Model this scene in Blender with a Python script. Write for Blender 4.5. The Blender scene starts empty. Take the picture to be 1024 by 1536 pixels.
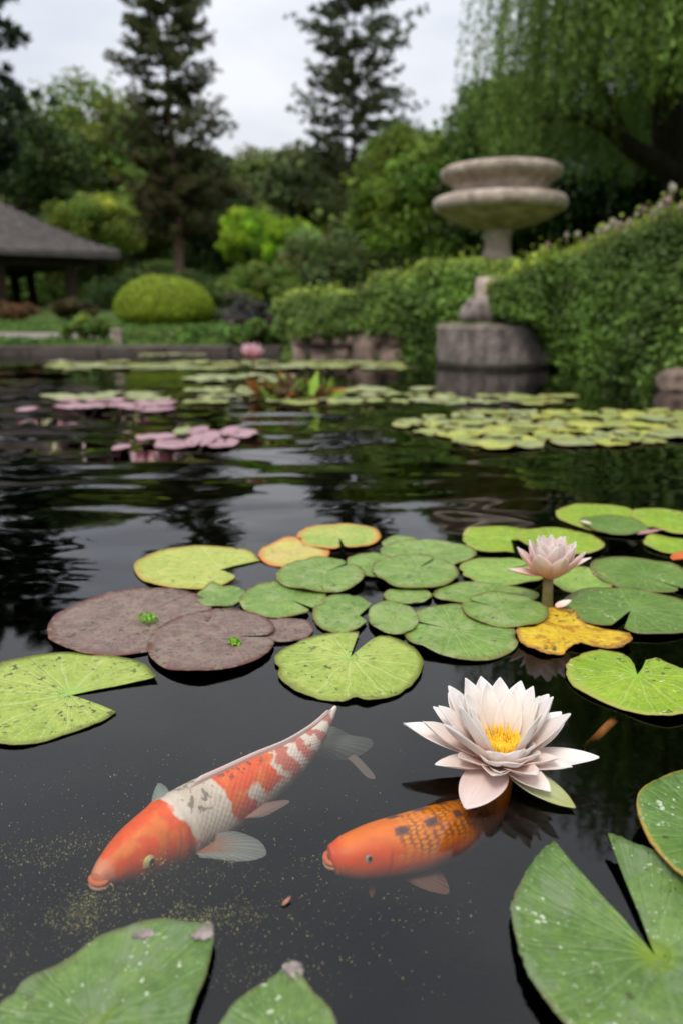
import bpy, math, random
import numpy as np
from mathutils import Vector, noise as mnoise
R = math.radians
rng = np.random.default_rng(7)
random.seed(7)
scn = bpy.context.scene
COL = scn.collection

# ------------------------------------------------------------------ camera
FPX, PW, PH = 1100.0, 1024.0, 1536.0
CAM_H, PITCH = 0.42, R(15.2)
cam_d = bpy.data.cameras.new('camera')
cam = bpy.data.objects.new('camera', cam_d); COL.objects.link(cam)
cam.location = (0, 0, CAM_H); cam.rotation_euler = (R(90) - PITCH, 0, 0)
cam_d.sensor_fit = 'VERTICAL'; cam_d.sensor_height = 36.0; cam_d.lens = FPX / PH * 36.0
cam_d.clip_start = 0.02; cam_d.clip_end = 1500
cam_d.dof.use_dof = True; cam_d.dof.focus_distance = 0.76; cam_d.dof.aperture_fstop = 3.7
scn.camera = cam

# ------------------------------------------------------------------ world + sun
SUN_EL, SUN_AZ = R(58), R(205)          # azimuth clockwise from +Y (north): behind the camera, a bit to the left
w = bpy.data.worlds.new('World'); scn.world = w; w.use_nodes = True
nt = w.node_tree; nt.nodes.clear()
def N(nt, t, **k):
    n = nt.nodes.new(t)
    for a, v in k.items():
        if a == 'inp':
            for i, x in v.items(): n.inputs[i].default_value = x
        else: setattr(n, a, v)
    return n
L = lambda nt, a, b: nt.links.new(a, b)
sky = N(nt, 'ShaderNodeTexSky', sky_type='NISHITA', sun_disc=False, sun_elevation=SUN_EL, sun_rotation=SUN_AZ)
tc = N(nt, 'ShaderNodeTexCoord')
mp = N(nt, 'ShaderNodeMapping'); mp.inputs['Scale'].default_value = (1.2, 1.2, 3.2)
L(nt, tc.outputs['Generated'], mp.inputs['Vector'])
cn = N(nt, 'ShaderNodeTexNoise', inp={'Scale': 1.7, 'Detail': 6.0, 'Roughness': 0.55})
L(nt, mp.outputs[0], cn.inputs['Vector'])
cr = N(nt, 'ShaderNodeValToRGB')
cr.color_ramp.elements[0].position = .36; cr.color_ramp.elements[0].color = (6.5, 6.8, 7.5, 1)
cr.color_ramp.elements[1].position = .62; cr.color_ramp.elements[1].color = (8.9, 8.95, 9.15, 1)
L(nt, cn.outputs['Fac'], cr.inputs[0])
# an overcast sky is brighter towards the zenith
sx = N(nt, 'ShaderNodeSeparateXYZ'); L(nt, tc.outputs['Generated'], sx.inputs[0])
mr = N(nt, 'ShaderNodeMapRange', inp={'From Min': 0.0, 'From Max': 1.0, 'To Min': 0.57, 'To Max': 1.32})
L(nt, sx.outputs['Z'], mr.inputs['Value'])
vm = N(nt, 'ShaderNodeVectorMath', operation='SCALE'); L(nt, cr.outputs[0], vm.inputs[0]); L(nt, mr.outputs[0], vm.inputs['Scale'])
mx = N(nt, 'ShaderNodeMix', data_type='RGBA'); mx.inputs[0].default_value = .88
L(nt, sky.outputs[0], mx.inputs[6]); L(nt, vm.outputs[0], mx.inputs[7])
bg = N(nt, 'ShaderNodeBackground'); bg.inputs['Strength'].default_value = 0.1
L(nt, mx.outputs[2], bg.inputs['Color'])
wo = N(nt, 'ShaderNodeOutputWorld'); L(nt, bg.outputs[0], wo.inputs['Surface'])
sd = bpy.data.lights.new('sun', 'SUN'); sd.energy = 1.5; sd.angle = R(14); sd.color = (1, .96, .9)
sun = bpy.data.objects.new('sun', sd); COL.objects.link(sun)
sdir = Vector((math.sin(SUN_AZ) * math.cos(SUN_EL), math.cos(SUN_AZ) * math.cos(SUN_EL), math.sin(SUN_EL)))
sun.rotation_euler = sdir.to_track_quat('Z', 'Y').to_euler()
vs = scn.view_settings
scn.display_settings.display_device = 'sRGB'
vs.view_transform = 'Standard'; vs.look = 'None'; vs.exposure = 0.6; vs.gamma = 1.0; vs.use_curve_mapping = False
cy = scn.cycles
cy.use_denoising = True
try: cy.denoiser = 'OPENIMAGEDENOISE'
except Exception: pass
cy.max_bounces = 8; cy.diffuse_bounces = 3; cy.glossy_bounces = 3; cy.transparent_max_bounces = 24; cy.transmission_bounces = 4
cy.volume_bounces = 0; cy.caustics_reflective = False; cy.caustics_refractive = False

# ------------------------------------------------------------------ pixel helpers (photo pixels, 1024 x 1536)
CP, SP = math.cos(PITCH), math.sin(PITCH)
def ray(x, y):
    v = (768 - y) / FPX
    return Vector(((x - 512) / FPX, CP + v * SP, -SP + v * CP))
def at(x, y, z=0.0):
    d = ray(x, y); t = (z - CAM_H) / d.z
    return Vector((0, 0, CAM_H)) + d * t
def far(x, y, Y):
    d = ray(x, y); return Vector((0, 0, CAM_H)) + d * (Y / d.y)
def depth_of(p):
    return p[1] * CP - (p[2] - CAM_H) * SP
def ppm(p): return FPX / depth_of(p)

# ------------------------------------------------------------------ objects helpers
def tag(o, label=None, cat=None, group=None, kind=None):
    if label: o['label'] = label
    if cat: o['category'] = cat
    if group: o['group'] = group
    if kind: o['kind'] = kind
    return o
def empty(name, loc, label=None, cat=None, group=None):
    o = bpy.data.objects.new(name, None); COL.objects.link(o); o.location = loc
    o.empty_display_size = .1
    return tag(o, label, cat, group)
def link(name, me, mat, parent=None, loc=None):
    o = bpy.data.objects.new(name, me); COL.objects.link(o)
    if mat: me.materials.append(mat)
    if parent: o.parent = parent
    if loc is not None: o.location = loc
    return o
def mesh_obj(name, V, F, mat, parent=None, loc=None, smooth=True, col=None, uv=None):
    """V world/local verts; F list of tuples or (n,k) array"""
    me = bpy.data.meshes.new(name)
    V = np.asarray(V, dtype=np.float32).reshape(-1, 3)
    if isinstance(F, np.ndarray):
        n, k = F.shape
        me.vertices.add(len(V)); me.vertices.foreach_set('co', V.ravel())
        me.loops.add(n * k); me.loops.foreach_set('vertex_index', F.astype(np.int32).ravel())
        me.polygons.add(n); me.polygons.foreach_set('loop_start', np.arange(0, n * k, k, dtype=np.int32))
        me.polygons.foreach_set('loop_total', np.full(n, k, dtype=np.int32))
        me.update(calc_edges=True)
    else:
        me.from_pydata([tuple(map(float, v)) for v in V], [], [tuple(int(i) for i in f) for f in F]); me.update()
    if smooth: me.polygons.foreach_set('use_smooth', np.ones(len(me.polygons), dtype=bool))
    if col is not None:
        c = np.asarray(col, dtype=np.float32)
        if c.shape[1] == 3: c = np.concatenate([c, np.ones((len(c), 1), np.float32)], 1)
        a = me.color_attributes.new('Col', 'FLOAT_COLOR', 'POINT'); a.data.foreach_set('color', c.ravel())
    if uv is not None:
        u = me.uv_layers.new(name='UVMap'); li = np.empty(len(me.loops), dtype=np.int32)
        me.loops.foreach_get('vertex_index', li)
        u.data.foreach_set('uv', np.asarray(uv, dtype=np.float32)[li].ravel())
    me.validate()
    return link(name, me, mat, parent, loc)
def copy_tree(o, parent=None):
    c = o.copy(); COL.objects.link(c)
    if parent: c.parent = parent
    for ch in list(o.children): copy_tree(ch, c)
    return c
def catmull(P, n, closed=False):
    P = [np.asarray(p, float) for p in P]
    if closed: Q = [P[-1]] + P + [P[0], P[1]]
    else: Q = [2 * P[0] - P[1]] + P + [2 * P[-1] - P[-2]]
    m = len(Q) - 3; out = []
    for i in range(n):
        u = i / n * m if closed else i / (n - 1) * m
        k = min(int(u), m - 1); t = u - k
        a, b, c, d = Q[k:k + 4]
        out.append(.5 * ((2 * b) + (-a + c) * t + (2 * a - 5 * b + 4 * c - d) * t * t + (-a + 3 * b - 3 * c + d) * t ** 3))
    return np.array(out)
def tube(P, rad, seg=8, cap=True):
    P = np.asarray(P, float); n = len(P); rad = np.broadcast_to(np.asarray(rad, float), (n,))
    T = np.gradient(P, axis=0); T /= np.linalg.norm(T, axis=1)[:, None] + 1e-12
    up = np.array([0, 0, 1.]) if abs(T[0][2]) < .9 else np.array([1., 0, 0])
    V = []; F = []
    for i in range(n):
        s = np.cross(T[i], up); s /= np.linalg.norm(s) + 1e-12; u = np.cross(s, T[i])
        up = u
        for j in range(seg):
            a = 2 * math.pi * j / seg
            V.append(P[i] + rad[i] * (math.cos(a) * s + math.sin(a) * u))
    for i in range(n - 1):
        for j in range(seg):
            a = i * seg + j; b = i * seg + (j + 1) % seg
            F.append((a, b, b + seg, a + seg))
    if cap:
        F.append(tuple(range(seg - 1, -1, -1))); F.append(tuple((n - 1) * seg + j for j in range(seg)))
    return V, F
class MB:
    def __init__(s): s.V = []; s.F = []
    def add(s, V, F):
        o = len(s.V); s.V += [tuple(v) for v in V]; s.F += [tuple(i + o for i in f) for f in F]; return s
    def tube(s, P, r, seg=8): return s.add(*tube(P, r, seg))
    def box(s, x0, x1, y0, y1, z0, z1, jit=0):
        V = [(x, y, z) for x in (x0, x1) for y in (y0, y1) for z in (z0, z1)]
        if jit: V = [tuple(c + random.uniform(-jit, jit) for c in v) for v in V]
        return s.add(V, [(0, 1, 3, 2), (4, 6, 7, 5), (0, 4, 5, 1), (2, 3, 7, 6), (0, 2, 6, 4), (1, 5, 7, 3)])
    def build(s, name, mat, parent=None, loc=None, smooth=True): return mesh_obj(name, s.V, s.F, mat, parent, loc, smooth)
def lathe(prof, seg=64, wob=0.0, flute=0, fl_amp=0, fl_rng=(0, 0)):
    V = []; F = []; n = len(prof)
    for i, (r, z) in enumerate(prof):
        for j in range(seg):
            a = 2 * math.pi * j / seg; rr = r
            if flute and fl_rng[0] <= i <= fl_rng[1]: rr *= 1 + fl_amp * abs(math.sin(a * flute / 2)) - fl_amp
            rr *= 1 + wob * mnoise.noise((math.cos(a) * 3, math.sin(a) * 3, z * 9))
            V.append((rr * math.cos(a), rr * math.sin(a), z))
    for i in range(n - 1):
        for j in range(seg):
            a = i * seg + j; b = i * seg + (j + 1) % seg; F.append((a, b, b + seg, a + seg))
    F.append(tuple(range(seg - 1, -1, -1))); F.append(tuple((n - 1) * seg + j for j in range(seg)))
    return V, F
def leaf_arrays(C, ln, wd, col, out=None, bias=.5, flat=0.0, axis=None):
    """rhombus leaves. out: preferred normals; bias 0..1; axis: preferred long axis"""
    C = np.asarray(C, float); n = len(C)
    nr = rng.normal(size=(n, 3)); nr /= np.linalg.norm(nr, axis=1)[:, None]
    if out is not None: nr = nr * (1 - bias) + out * bias
    nr[:, 2] += flat; nr /= np.linalg.norm(nr, axis=1)[:, None] + 1e-9
    a = rng.normal(size=(n, 3)) if axis is None else axis + .25 * rng.normal(size=(n, 3))
    a -= nr * (a * nr).sum(1)[:, None]; a /= np.linalg.norm(a, axis=1)[:, None] + 1e-9
    b = np.cross(nr, a)
    ln = np.broadcast_to(ln, (n,))[:, None] * .5; wd = np.broadcast_to(wd, (n,))[:, None] * .5
    V = np.stack([C - a * ln, C + b * wd - nr * wd * .25, C + a * ln, C - b * wd - nr * wd * .25], 1).reshape(-1, 3)
    F = np.arange(4 * n).reshape(n, 4)
    return V, F, np.repeat(np.asarray(col, float), 4, axis=0)
def join_arrays(parts):
    V = []; F = []; K = []; o = 0
    for v, f, c in parts: V.append(v); F.append(f + o); K.append(c); o += len(v)
    return np.concatenate(V), np.concatenate(F), np.concatenate(K)

# ------------------------------------------------------------------ materials
def mat_new(name):
    m = bpy.data.materials.new(name); m.use_nodes = True; m.node_tree.nodes.clear()
    return m, m.node_tree, N(m.node_tree, 'ShaderNodeOutputMaterial')
def leaf_mat(name, trans=.3, rough=.55, spec=.25, gain=1.0):
    m, nt, o = mat_new(name)
    a = N(nt, 'ShaderNodeAttribute', attribute_name='Col')
    p = N(nt, 'ShaderNodeBsdfPrincipled', inp={'Roughness': rough, 'Specular IOR Level': spec})
    t = N(nt, 'ShaderNodeBsdfTranslucent'); mx = N(nt, 'ShaderNodeMixShader'); mx.inputs[0].default_value = trans
    g = N(nt, 'ShaderNodeVectorMath', operation='SCALE', inp={'Scale': gain})
    L(nt, a.outputs['Color'], g.inputs[0])
    L(nt, g.outputs[0], p.inputs['Base Color']); L(nt, g.outputs[0], t.inputs['Color'])
    L(nt, p.outputs[0], mx.inputs[1]); L(nt, t.outputs[0], mx.inputs[2]); L(nt, mx.outputs[0], o.inputs['Surface'])
    return m
def noise_mat(name, c1, c2, scale=8, rough=.85, bump=.3, bscale=None, detail=6, c3=None, stretch=(1, 1, 1), bdist=.02):
    m, nt, o = mat_new(name)
    tc = N(nt, 'ShaderNodeTexCoord'); mp = N(nt, 'ShaderNodeMapping'); mp.inputs['Scale'].default_value = stretch
    L(nt, tc.outputs['Object'], mp.inputs['Vector'])
    n = N(nt, 'ShaderNodeTexNoise', inp={'Scale': scale, 'Detail': detail, 'Roughness': .6}); L(nt, mp.outputs[0], n.inputs['Vector'])
    r = N(nt, 'ShaderNodeValToRGB'); e = r.color_ramp.elements
    e[0].position = .35; e[0].color = (*c1, 1); e[1].position = .65; e[1].color = (*c2, 1)
    if c3: x = e.new(.8); x.color = (*c3, 1)
    L(nt, n.outputs['Fac'], r.inputs[0])
    p = N(nt, 'ShaderNodeBsdfPrincipled', inp={'Roughness': rough, 'Specular IOR Level': .3})
    L(nt, r.outputs[0], p.inputs['Base Color'])
    n2 = N(nt, 'ShaderNodeTexNoise', inp={'Scale': bscale or scale * 4, 'Detail': 5.0}); L(nt, mp.outputs[0], n2.inputs['Vector'])
    b = N(nt, 'ShaderNodeBump', inp={'Strength': bump, 'Distance': bdist}); L(nt, n2.outputs['Fac'], b.inputs['Height']); L(nt, b.outputs[0], p.inputs['Normal'])
    L(nt, p.outputs[0], o.inputs['Surface'])
    return m
M = {}
M['leaf'] = leaf_mat('foliage', .32, gain=1.6)
M['needle'] = leaf_mat('needles', .25, gain=1.5)
M['petal'] = None
M['bark'] = noise_mat('bark', (.035, .024, .018), (.085, .06, .045), 6, .9, .6, stretch=(3, 3, .6))
M['bark_dark'] = noise_mat('bark_dark', (.018, .013, .010), (.04, .03, .022), 6, .9, .6, stretch=(3, 3, .6))
M['bark_red'] = noise_mat('bark_red', (.12, .068, .05), (.21, .13, .10), 6, .9, .6, stretch=(3, 3, .6))
M['stone'] = noise_mat('stone', (.25, .195, .16), (.52, .43, .36), 9, .9, .7, c3=(.58, .52, .44), detail=10)
M['stone_wet'] = noise_mat('stone_wet', (.13, .105, .095), (.34, .28, .25), 12, .85, .8, c3=(.46, .41, .38), stretch=(1, 1, .5), detail=10)
M['stone_moss'] = noise_mat('stone_moss', (.12, .13, .05), (.27, .24, .16), 7, .9, .5)
M['wallstone'] = noise_mat('wallstone', (.10, .072, .055), (.30, .215, .17), 5, .9, .5)
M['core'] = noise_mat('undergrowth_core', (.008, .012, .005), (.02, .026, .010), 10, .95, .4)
M['mud'] = noise_mat('pond_mud', (.012, .012, .008), (.03, .028, .018), 6, .95, .3)
M['wood'] = noise_mat('wood_dark', (.022, .014, .010), (.05, .033, .024), 5, .8, .4, stretch=(4, 4, .5))
M['stalk'] = noise_mat('stalk', (.12, .11, .035), (.22, .15, .06), 60, .5, .1)

# ------------------------------------------------------------------ ground with the pond basin
POND = [(-9, -4), (-9, 7.95), (-6, 8.02), (-.62, 8.05), (-.56, 7.25), (.75, 7.05), (.95, 6.75), (1.75, 6.5), (1.75, 5.7), (2.0, 4.45), (2.9, 3.4), (4.2, 2.2), (5, 0), (5, -4)]
def sdf(X, Y):
    d = np.full(X.shape, 1e9); ins = np.zeros(X.shape, bool); n = len(POND)
    for i in range(n):
        ax, ay = POND[i]; bx, by = POND[(i + 1) % n]
        ex, ey = bx - ax, by - ay; t = np.clip(((X - ax) * ex + (Y - ay) * ey) / (ex * ex + ey * ey), 0, 1)
        d = np.minimum(d, np.hypot(X - ax - t * ex, Y - ay - t * ey))
        c = ((ay > Y) != (by > Y)) & (X < (bx - ax) * (Y - ay) / ((by - ay) or 1e-9) + ax); ins ^= c
    return np.where(ins, -d, d)
def ss(a, b, x): t = np.clip((x - a) / (b - a), 0, 1); return t * t * (3 - 2 * t)
def hgt(X, Y):
    s = sdf(X, Y)
    land = .07 + .14 * ss(0, 3, s) + .32 * ss(10, 26, Y) + .3 * ss(3, 12, s) * ss(1, 6, X)
    land = land + 9.5 * ss(38, 95, Y + .15 * np.abs(X)) + 4.0 * ss(18, 60, np.abs(X - 2))
    land = land + 6 * ss(5, 40, -Y)
    return np.where(s < .02, -.55 + (.62) * ss(-.22, .02, s), land)
def hz(x, y): return float(hgt(np.array([x], float), np.array([y], float))[0])
xs = np.unique(np.concatenate([np.linspace(-120, -12, 28), np.linspace(-12, 8, 150), np.linspace(8, 120, 30)]))
ys = np.unique(np.concatenate([np.linspace(-60, -4.2, 12), np.linspace(-4.2, 12, 130), np.linspace(12, 45, 60), np.linspace(45, 220, 50)]))
XX, YY = np.meshgrid(xs, ys); ZZ = hgt(XX, YY)
V = np.stack([XX, YY, ZZ], -1).reshape(-1, 3); nx, ny = len(xs), len(ys)
ii = (np.arange(ny - 1)[:, None] * nx + np.arange(nx - 1)[None, :]).ravel()
F = np.stack([ii, ii + 1, ii + nx + 1, ii + nx], 1)
def ground_mat():
    m, nt, o = mat_new('lawn_soil')
    g = N(nt, 'ShaderNodeNewGeometry')
    n = N(nt, 'ShaderNodeTexNoise', inp={'Scale': .9, 'Detail': 8.0, 'Roughness': .65}); L(nt, g.outputs['Position'], n.inputs['Vector'])
    r = N(nt, 'ShaderNodeValToRGB'); e = r.color_ramp.elements
    e[0].position = .38; e[0].color = (.028, .05, .012, 1); e[1].position = .6; e[1].color = (.075, .12, .024, 1)
    L(nt, n.outputs['Fac'], r.inputs[0])
    s = N(nt, 'ShaderNodeSeparateXYZ'); L(nt, g.outputs['Position'], s.inputs[0])
    mr = N(nt, 'ShaderNodeMapRange', inp={'From Min': .03, 'From Max': -.1}); L(nt, s.outputs['Z'], mr.inputs['Value'])
    mx = N(nt, 'ShaderNodeMix', data_type='RGBA'); L(nt, mr.outputs[0], mx.inputs[0]); L(nt, r.outputs[0], mx.inputs[6]); mx.inputs[7].default_value = (.018, .017, .011, 1)
    p = N(nt, 'ShaderNodeBsdfPrincipled', inp={'Roughness': .95, 'Specular IOR Level': .1}); L(nt, mx.outputs[2], p.inputs['Base Color'])
    n2 = N(nt, 'ShaderNodeTexNoise', inp={'Scale': 40.0, 'Detail': 4.0}); L(nt, g.outputs['Position'], n2.inputs['Vector'])
    b = N(nt, 'ShaderNodeBump', inp={'Strength': .6, 'Distance': .03}); L(nt, n2.outputs['Fac'], b.inputs['Height']); L(nt, b.outputs[0], p.inputs['Normal'])
    L(nt, p.outputs[0], o.inputs['Surface']); return m
tag(mesh_obj('ground', V, F, ground_mat()), kind='structure')

# ------------------------------------------------------------------ water: fresnel mirror over clear absorbing water
def water_mat():
    m, nt, o = mat_new('pond_water')
    g = N(nt, 'ShaderNodeNewGeometry')
    mp = N(nt, 'ShaderNodeMapping'); mp.inputs['Rotation'].default_value = (0, 0, R(-14)); mp.inputs['Scale'].default_value = (.42, 1, 1)
    L(nt, g.outputs['Position'], mp.inputs['Vector'])
    n1 = N(nt, 'ShaderNodeTexNoise', inp={'Scale': 7.5, 'Detail': 1.6, 'Roughness': .45, 'Distortion': .4}); L(nt, mp.outputs[0], n1.inputs['Vector'])
    n2 = N(nt, 'ShaderNodeTexNoise', inp={'Scale': 1.7, 'Detail': 1.0, 'Roughness': .5}); L(nt, g.outputs['Position'], n2.inputs['Vector'])
    # where the breeze ruffles the surface: mid pond, left of centre
    s = N(nt, 'ShaderNodeVectorMath', operation='DISTANCE'); s.inputs[1].default_value = (-1.3, 2.6, 0); L(nt, g.outputs['Position'], s.inputs[0])
    mr = N(nt, 'ShaderNodeMapRange', interpolation_type='SMOOTHSTEP', inp={'From Min': 2.5, 'From Max': .7, 'To Min': .0, 'To Max': 1.25}); L(nt, s.outputs['Value'], mr.inputs['Value'])
    sy = N(nt, 'ShaderNodeSeparateXYZ'); L(nt, g.outputs['Position'], sy.inputs[0])
    ry = N(nt, 'ShaderNodeMapRange', interpolation_type='SMOOTHSTEP', inp={'From Min': 1.1, 'From Max': 2.6, 'To Min': .03, 'To Max': .26}); L(nt, sy.outputs['Y'], ry.inputs['Value'])
    ad = N(nt, 'ShaderNodeMath', operation='ADD'); L(nt, mr.outputs[0], ad.inputs[0]); L(nt, ry.outputs[0], ad.inputs[1])
    def slope(n, k):
        v = N(nt, 'ShaderNodeVectorMath', operation='SUBTRACT'); v.inputs[1].default_value = (.5, .5, .5); L(nt, n.outputs['Color'], v.inputs[0])
        m_ = N(nt, 'ShaderNodeVectorMath', operation='MULTIPLY'); m_.inputs[1].default_value = k; L(nt, v.outputs[0], m_.inputs[0]); return m_.outputs[0]
    sm = N(nt, 'ShaderNodeVectorMath', operation='ADD'); L(nt, slope(n1, (.16, .34, 0)), sm.inputs[0]); L(nt, slope(n2, (.10, .12, 0)), sm.inputs[1])
    sc = N(nt, 'ShaderNodeVectorMath', operation='SCALE'); L(nt, sm.outputs[0], sc.inputs[0]); L(nt, ad.outputs[0], sc.inputs['Scale'])
    up = N(nt, 'ShaderNodeVectorMath', operation='ADD'); up.inputs[1].default_value = (0, 0, 1); L(nt, sc.outputs[0], up.inputs[0])
    b = N(nt, 'ShaderNodeVectorMath', operation='NORMALIZE'); L(nt, up.outputs[0], b.inputs[0])
    f = N(nt, 'ShaderNodeFresnel', inp={'IOR': 1.44}); L(nt, b.outputs[0], f.inputs['Normal'])
    t = N(nt, 'ShaderNodeBsdfTransparent'); t.inputs[0].default_value = (.97, .98, .97, 1)
    gl = N(nt, 'ShaderNodeBsdfGlossy', inp={'Roughness': 0.0}); gl.inputs[0].default_value = (1, 1, 1, 1); L(nt, b.outputs[0], gl.inputs['Normal'])
    mx = N(nt, 'ShaderNodeMixShader'); L(nt, f.outputs[0], mx.inputs[0]); L(nt, t.outputs[0], mx.inputs[1]); L(nt, gl.outputs[0], mx.inputs[2])
    L(nt, mx.outputs[0], o.inputs['Surface'])
    va = N(nt, 'ShaderNodeVolumeAbsorption', inp={'Density': 7.0}); va.inputs[0].default_value = (.42, .45, .46, 1)
    L(nt, va.outputs[0], o.inputs['Volume'])
    return m
tr, tnt, to = mat_new('water_under'); tb = N(tnt, 'ShaderNodeBsdfTransparent'); L(tnt, tb.outputs[0], to.inputs['Surface'])
tva = N(tnt, 'ShaderNodeVolumeAbsorption', inp={'Density': 7.0}); tva.inputs[0].default_value = (.42, .45, .46, 1); L(tnt, tva.outputs[0], to.inputs['Volume'])
wx0, wx1, wy0, wy1 = -9.6, 5.5, -4.6, 8.5
V = [(wx0, wy0, 0), (wx1, wy0, 0), (wx1, wy1, 0), (wx0, wy1, 0), (wx0, wy0, -.7), (wx1, wy0, -.7), (wx1, wy1, -.7), (wx0, wy1, -.7)]
F = [(0, 1, 2, 3), (7, 6, 5, 4), (0, 4, 5, 1), (1, 5, 6, 2), (2, 6, 7, 3), (3, 7, 4, 0)]
wat = mesh_obj('water', V, F, water_mat(), smooth=False); wat.data.materials.append(tr)
for i, p in enumerate(wat.data.polygons): p.material_index = 0 if i == 0 else 1
tag(wat, kind='structure')

# stone coping along the far left bank and the paths behind it
b = MB(); x = -9.2
while x < -.7:
    wd = random.uniform(.5, .9); x2 = min(x + wd, -.62)
    b.box(x, x2 - .012, 7.86, 8.22, -.2, .075, .008); x = x2
cop = b.build('stone_coping', noise_mat('coping', (.055, .042, .037), (.12, .095, .085), 6, .9, .4), smooth=False)
tag(cop, 'low brown stone coping along the far edge of the pond', 'kerb')
def sheet(name, pts, mat, dz=.006, n=14):
    """a strip draped over the ground between two polylines"""
    A, B = pts; A = catmull([(*p, 0) for p in A], 40); B = catmull([(*p, 0) for p in B], 40); V = []; F = []
    for i in range(40):
        for j in range(n):
            p = A[i] + (B[i] - A[i]) * j / (n - 1); V.append((p[0], p[1], hz(p[0], p[1]) + dz))
    for i in range(39):
        for j in range(n - 1): k = i * n + j; F.append((k, k + 1, k + n + 1, k + n))
    return mesh_obj(name, V, F, mat)
pm = noise_mat('gravel_path', (.16, .135, .115), (.27, .235, .20), 30, .95, .3)
P1 = far(0, 509, 9.3); P2 = far(95, 509, 9.3)
tag(sheet('path', ([(-14, 9.0), (-8, 9.0), (-3.0, 9.05), (-1.7, 9.2)], [(-14, 9.95), (-8, 9.9), (-3.0, 9.8), (-1.7, 9.6)]), pm, .012), kind='structure')

exec_order = None
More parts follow.
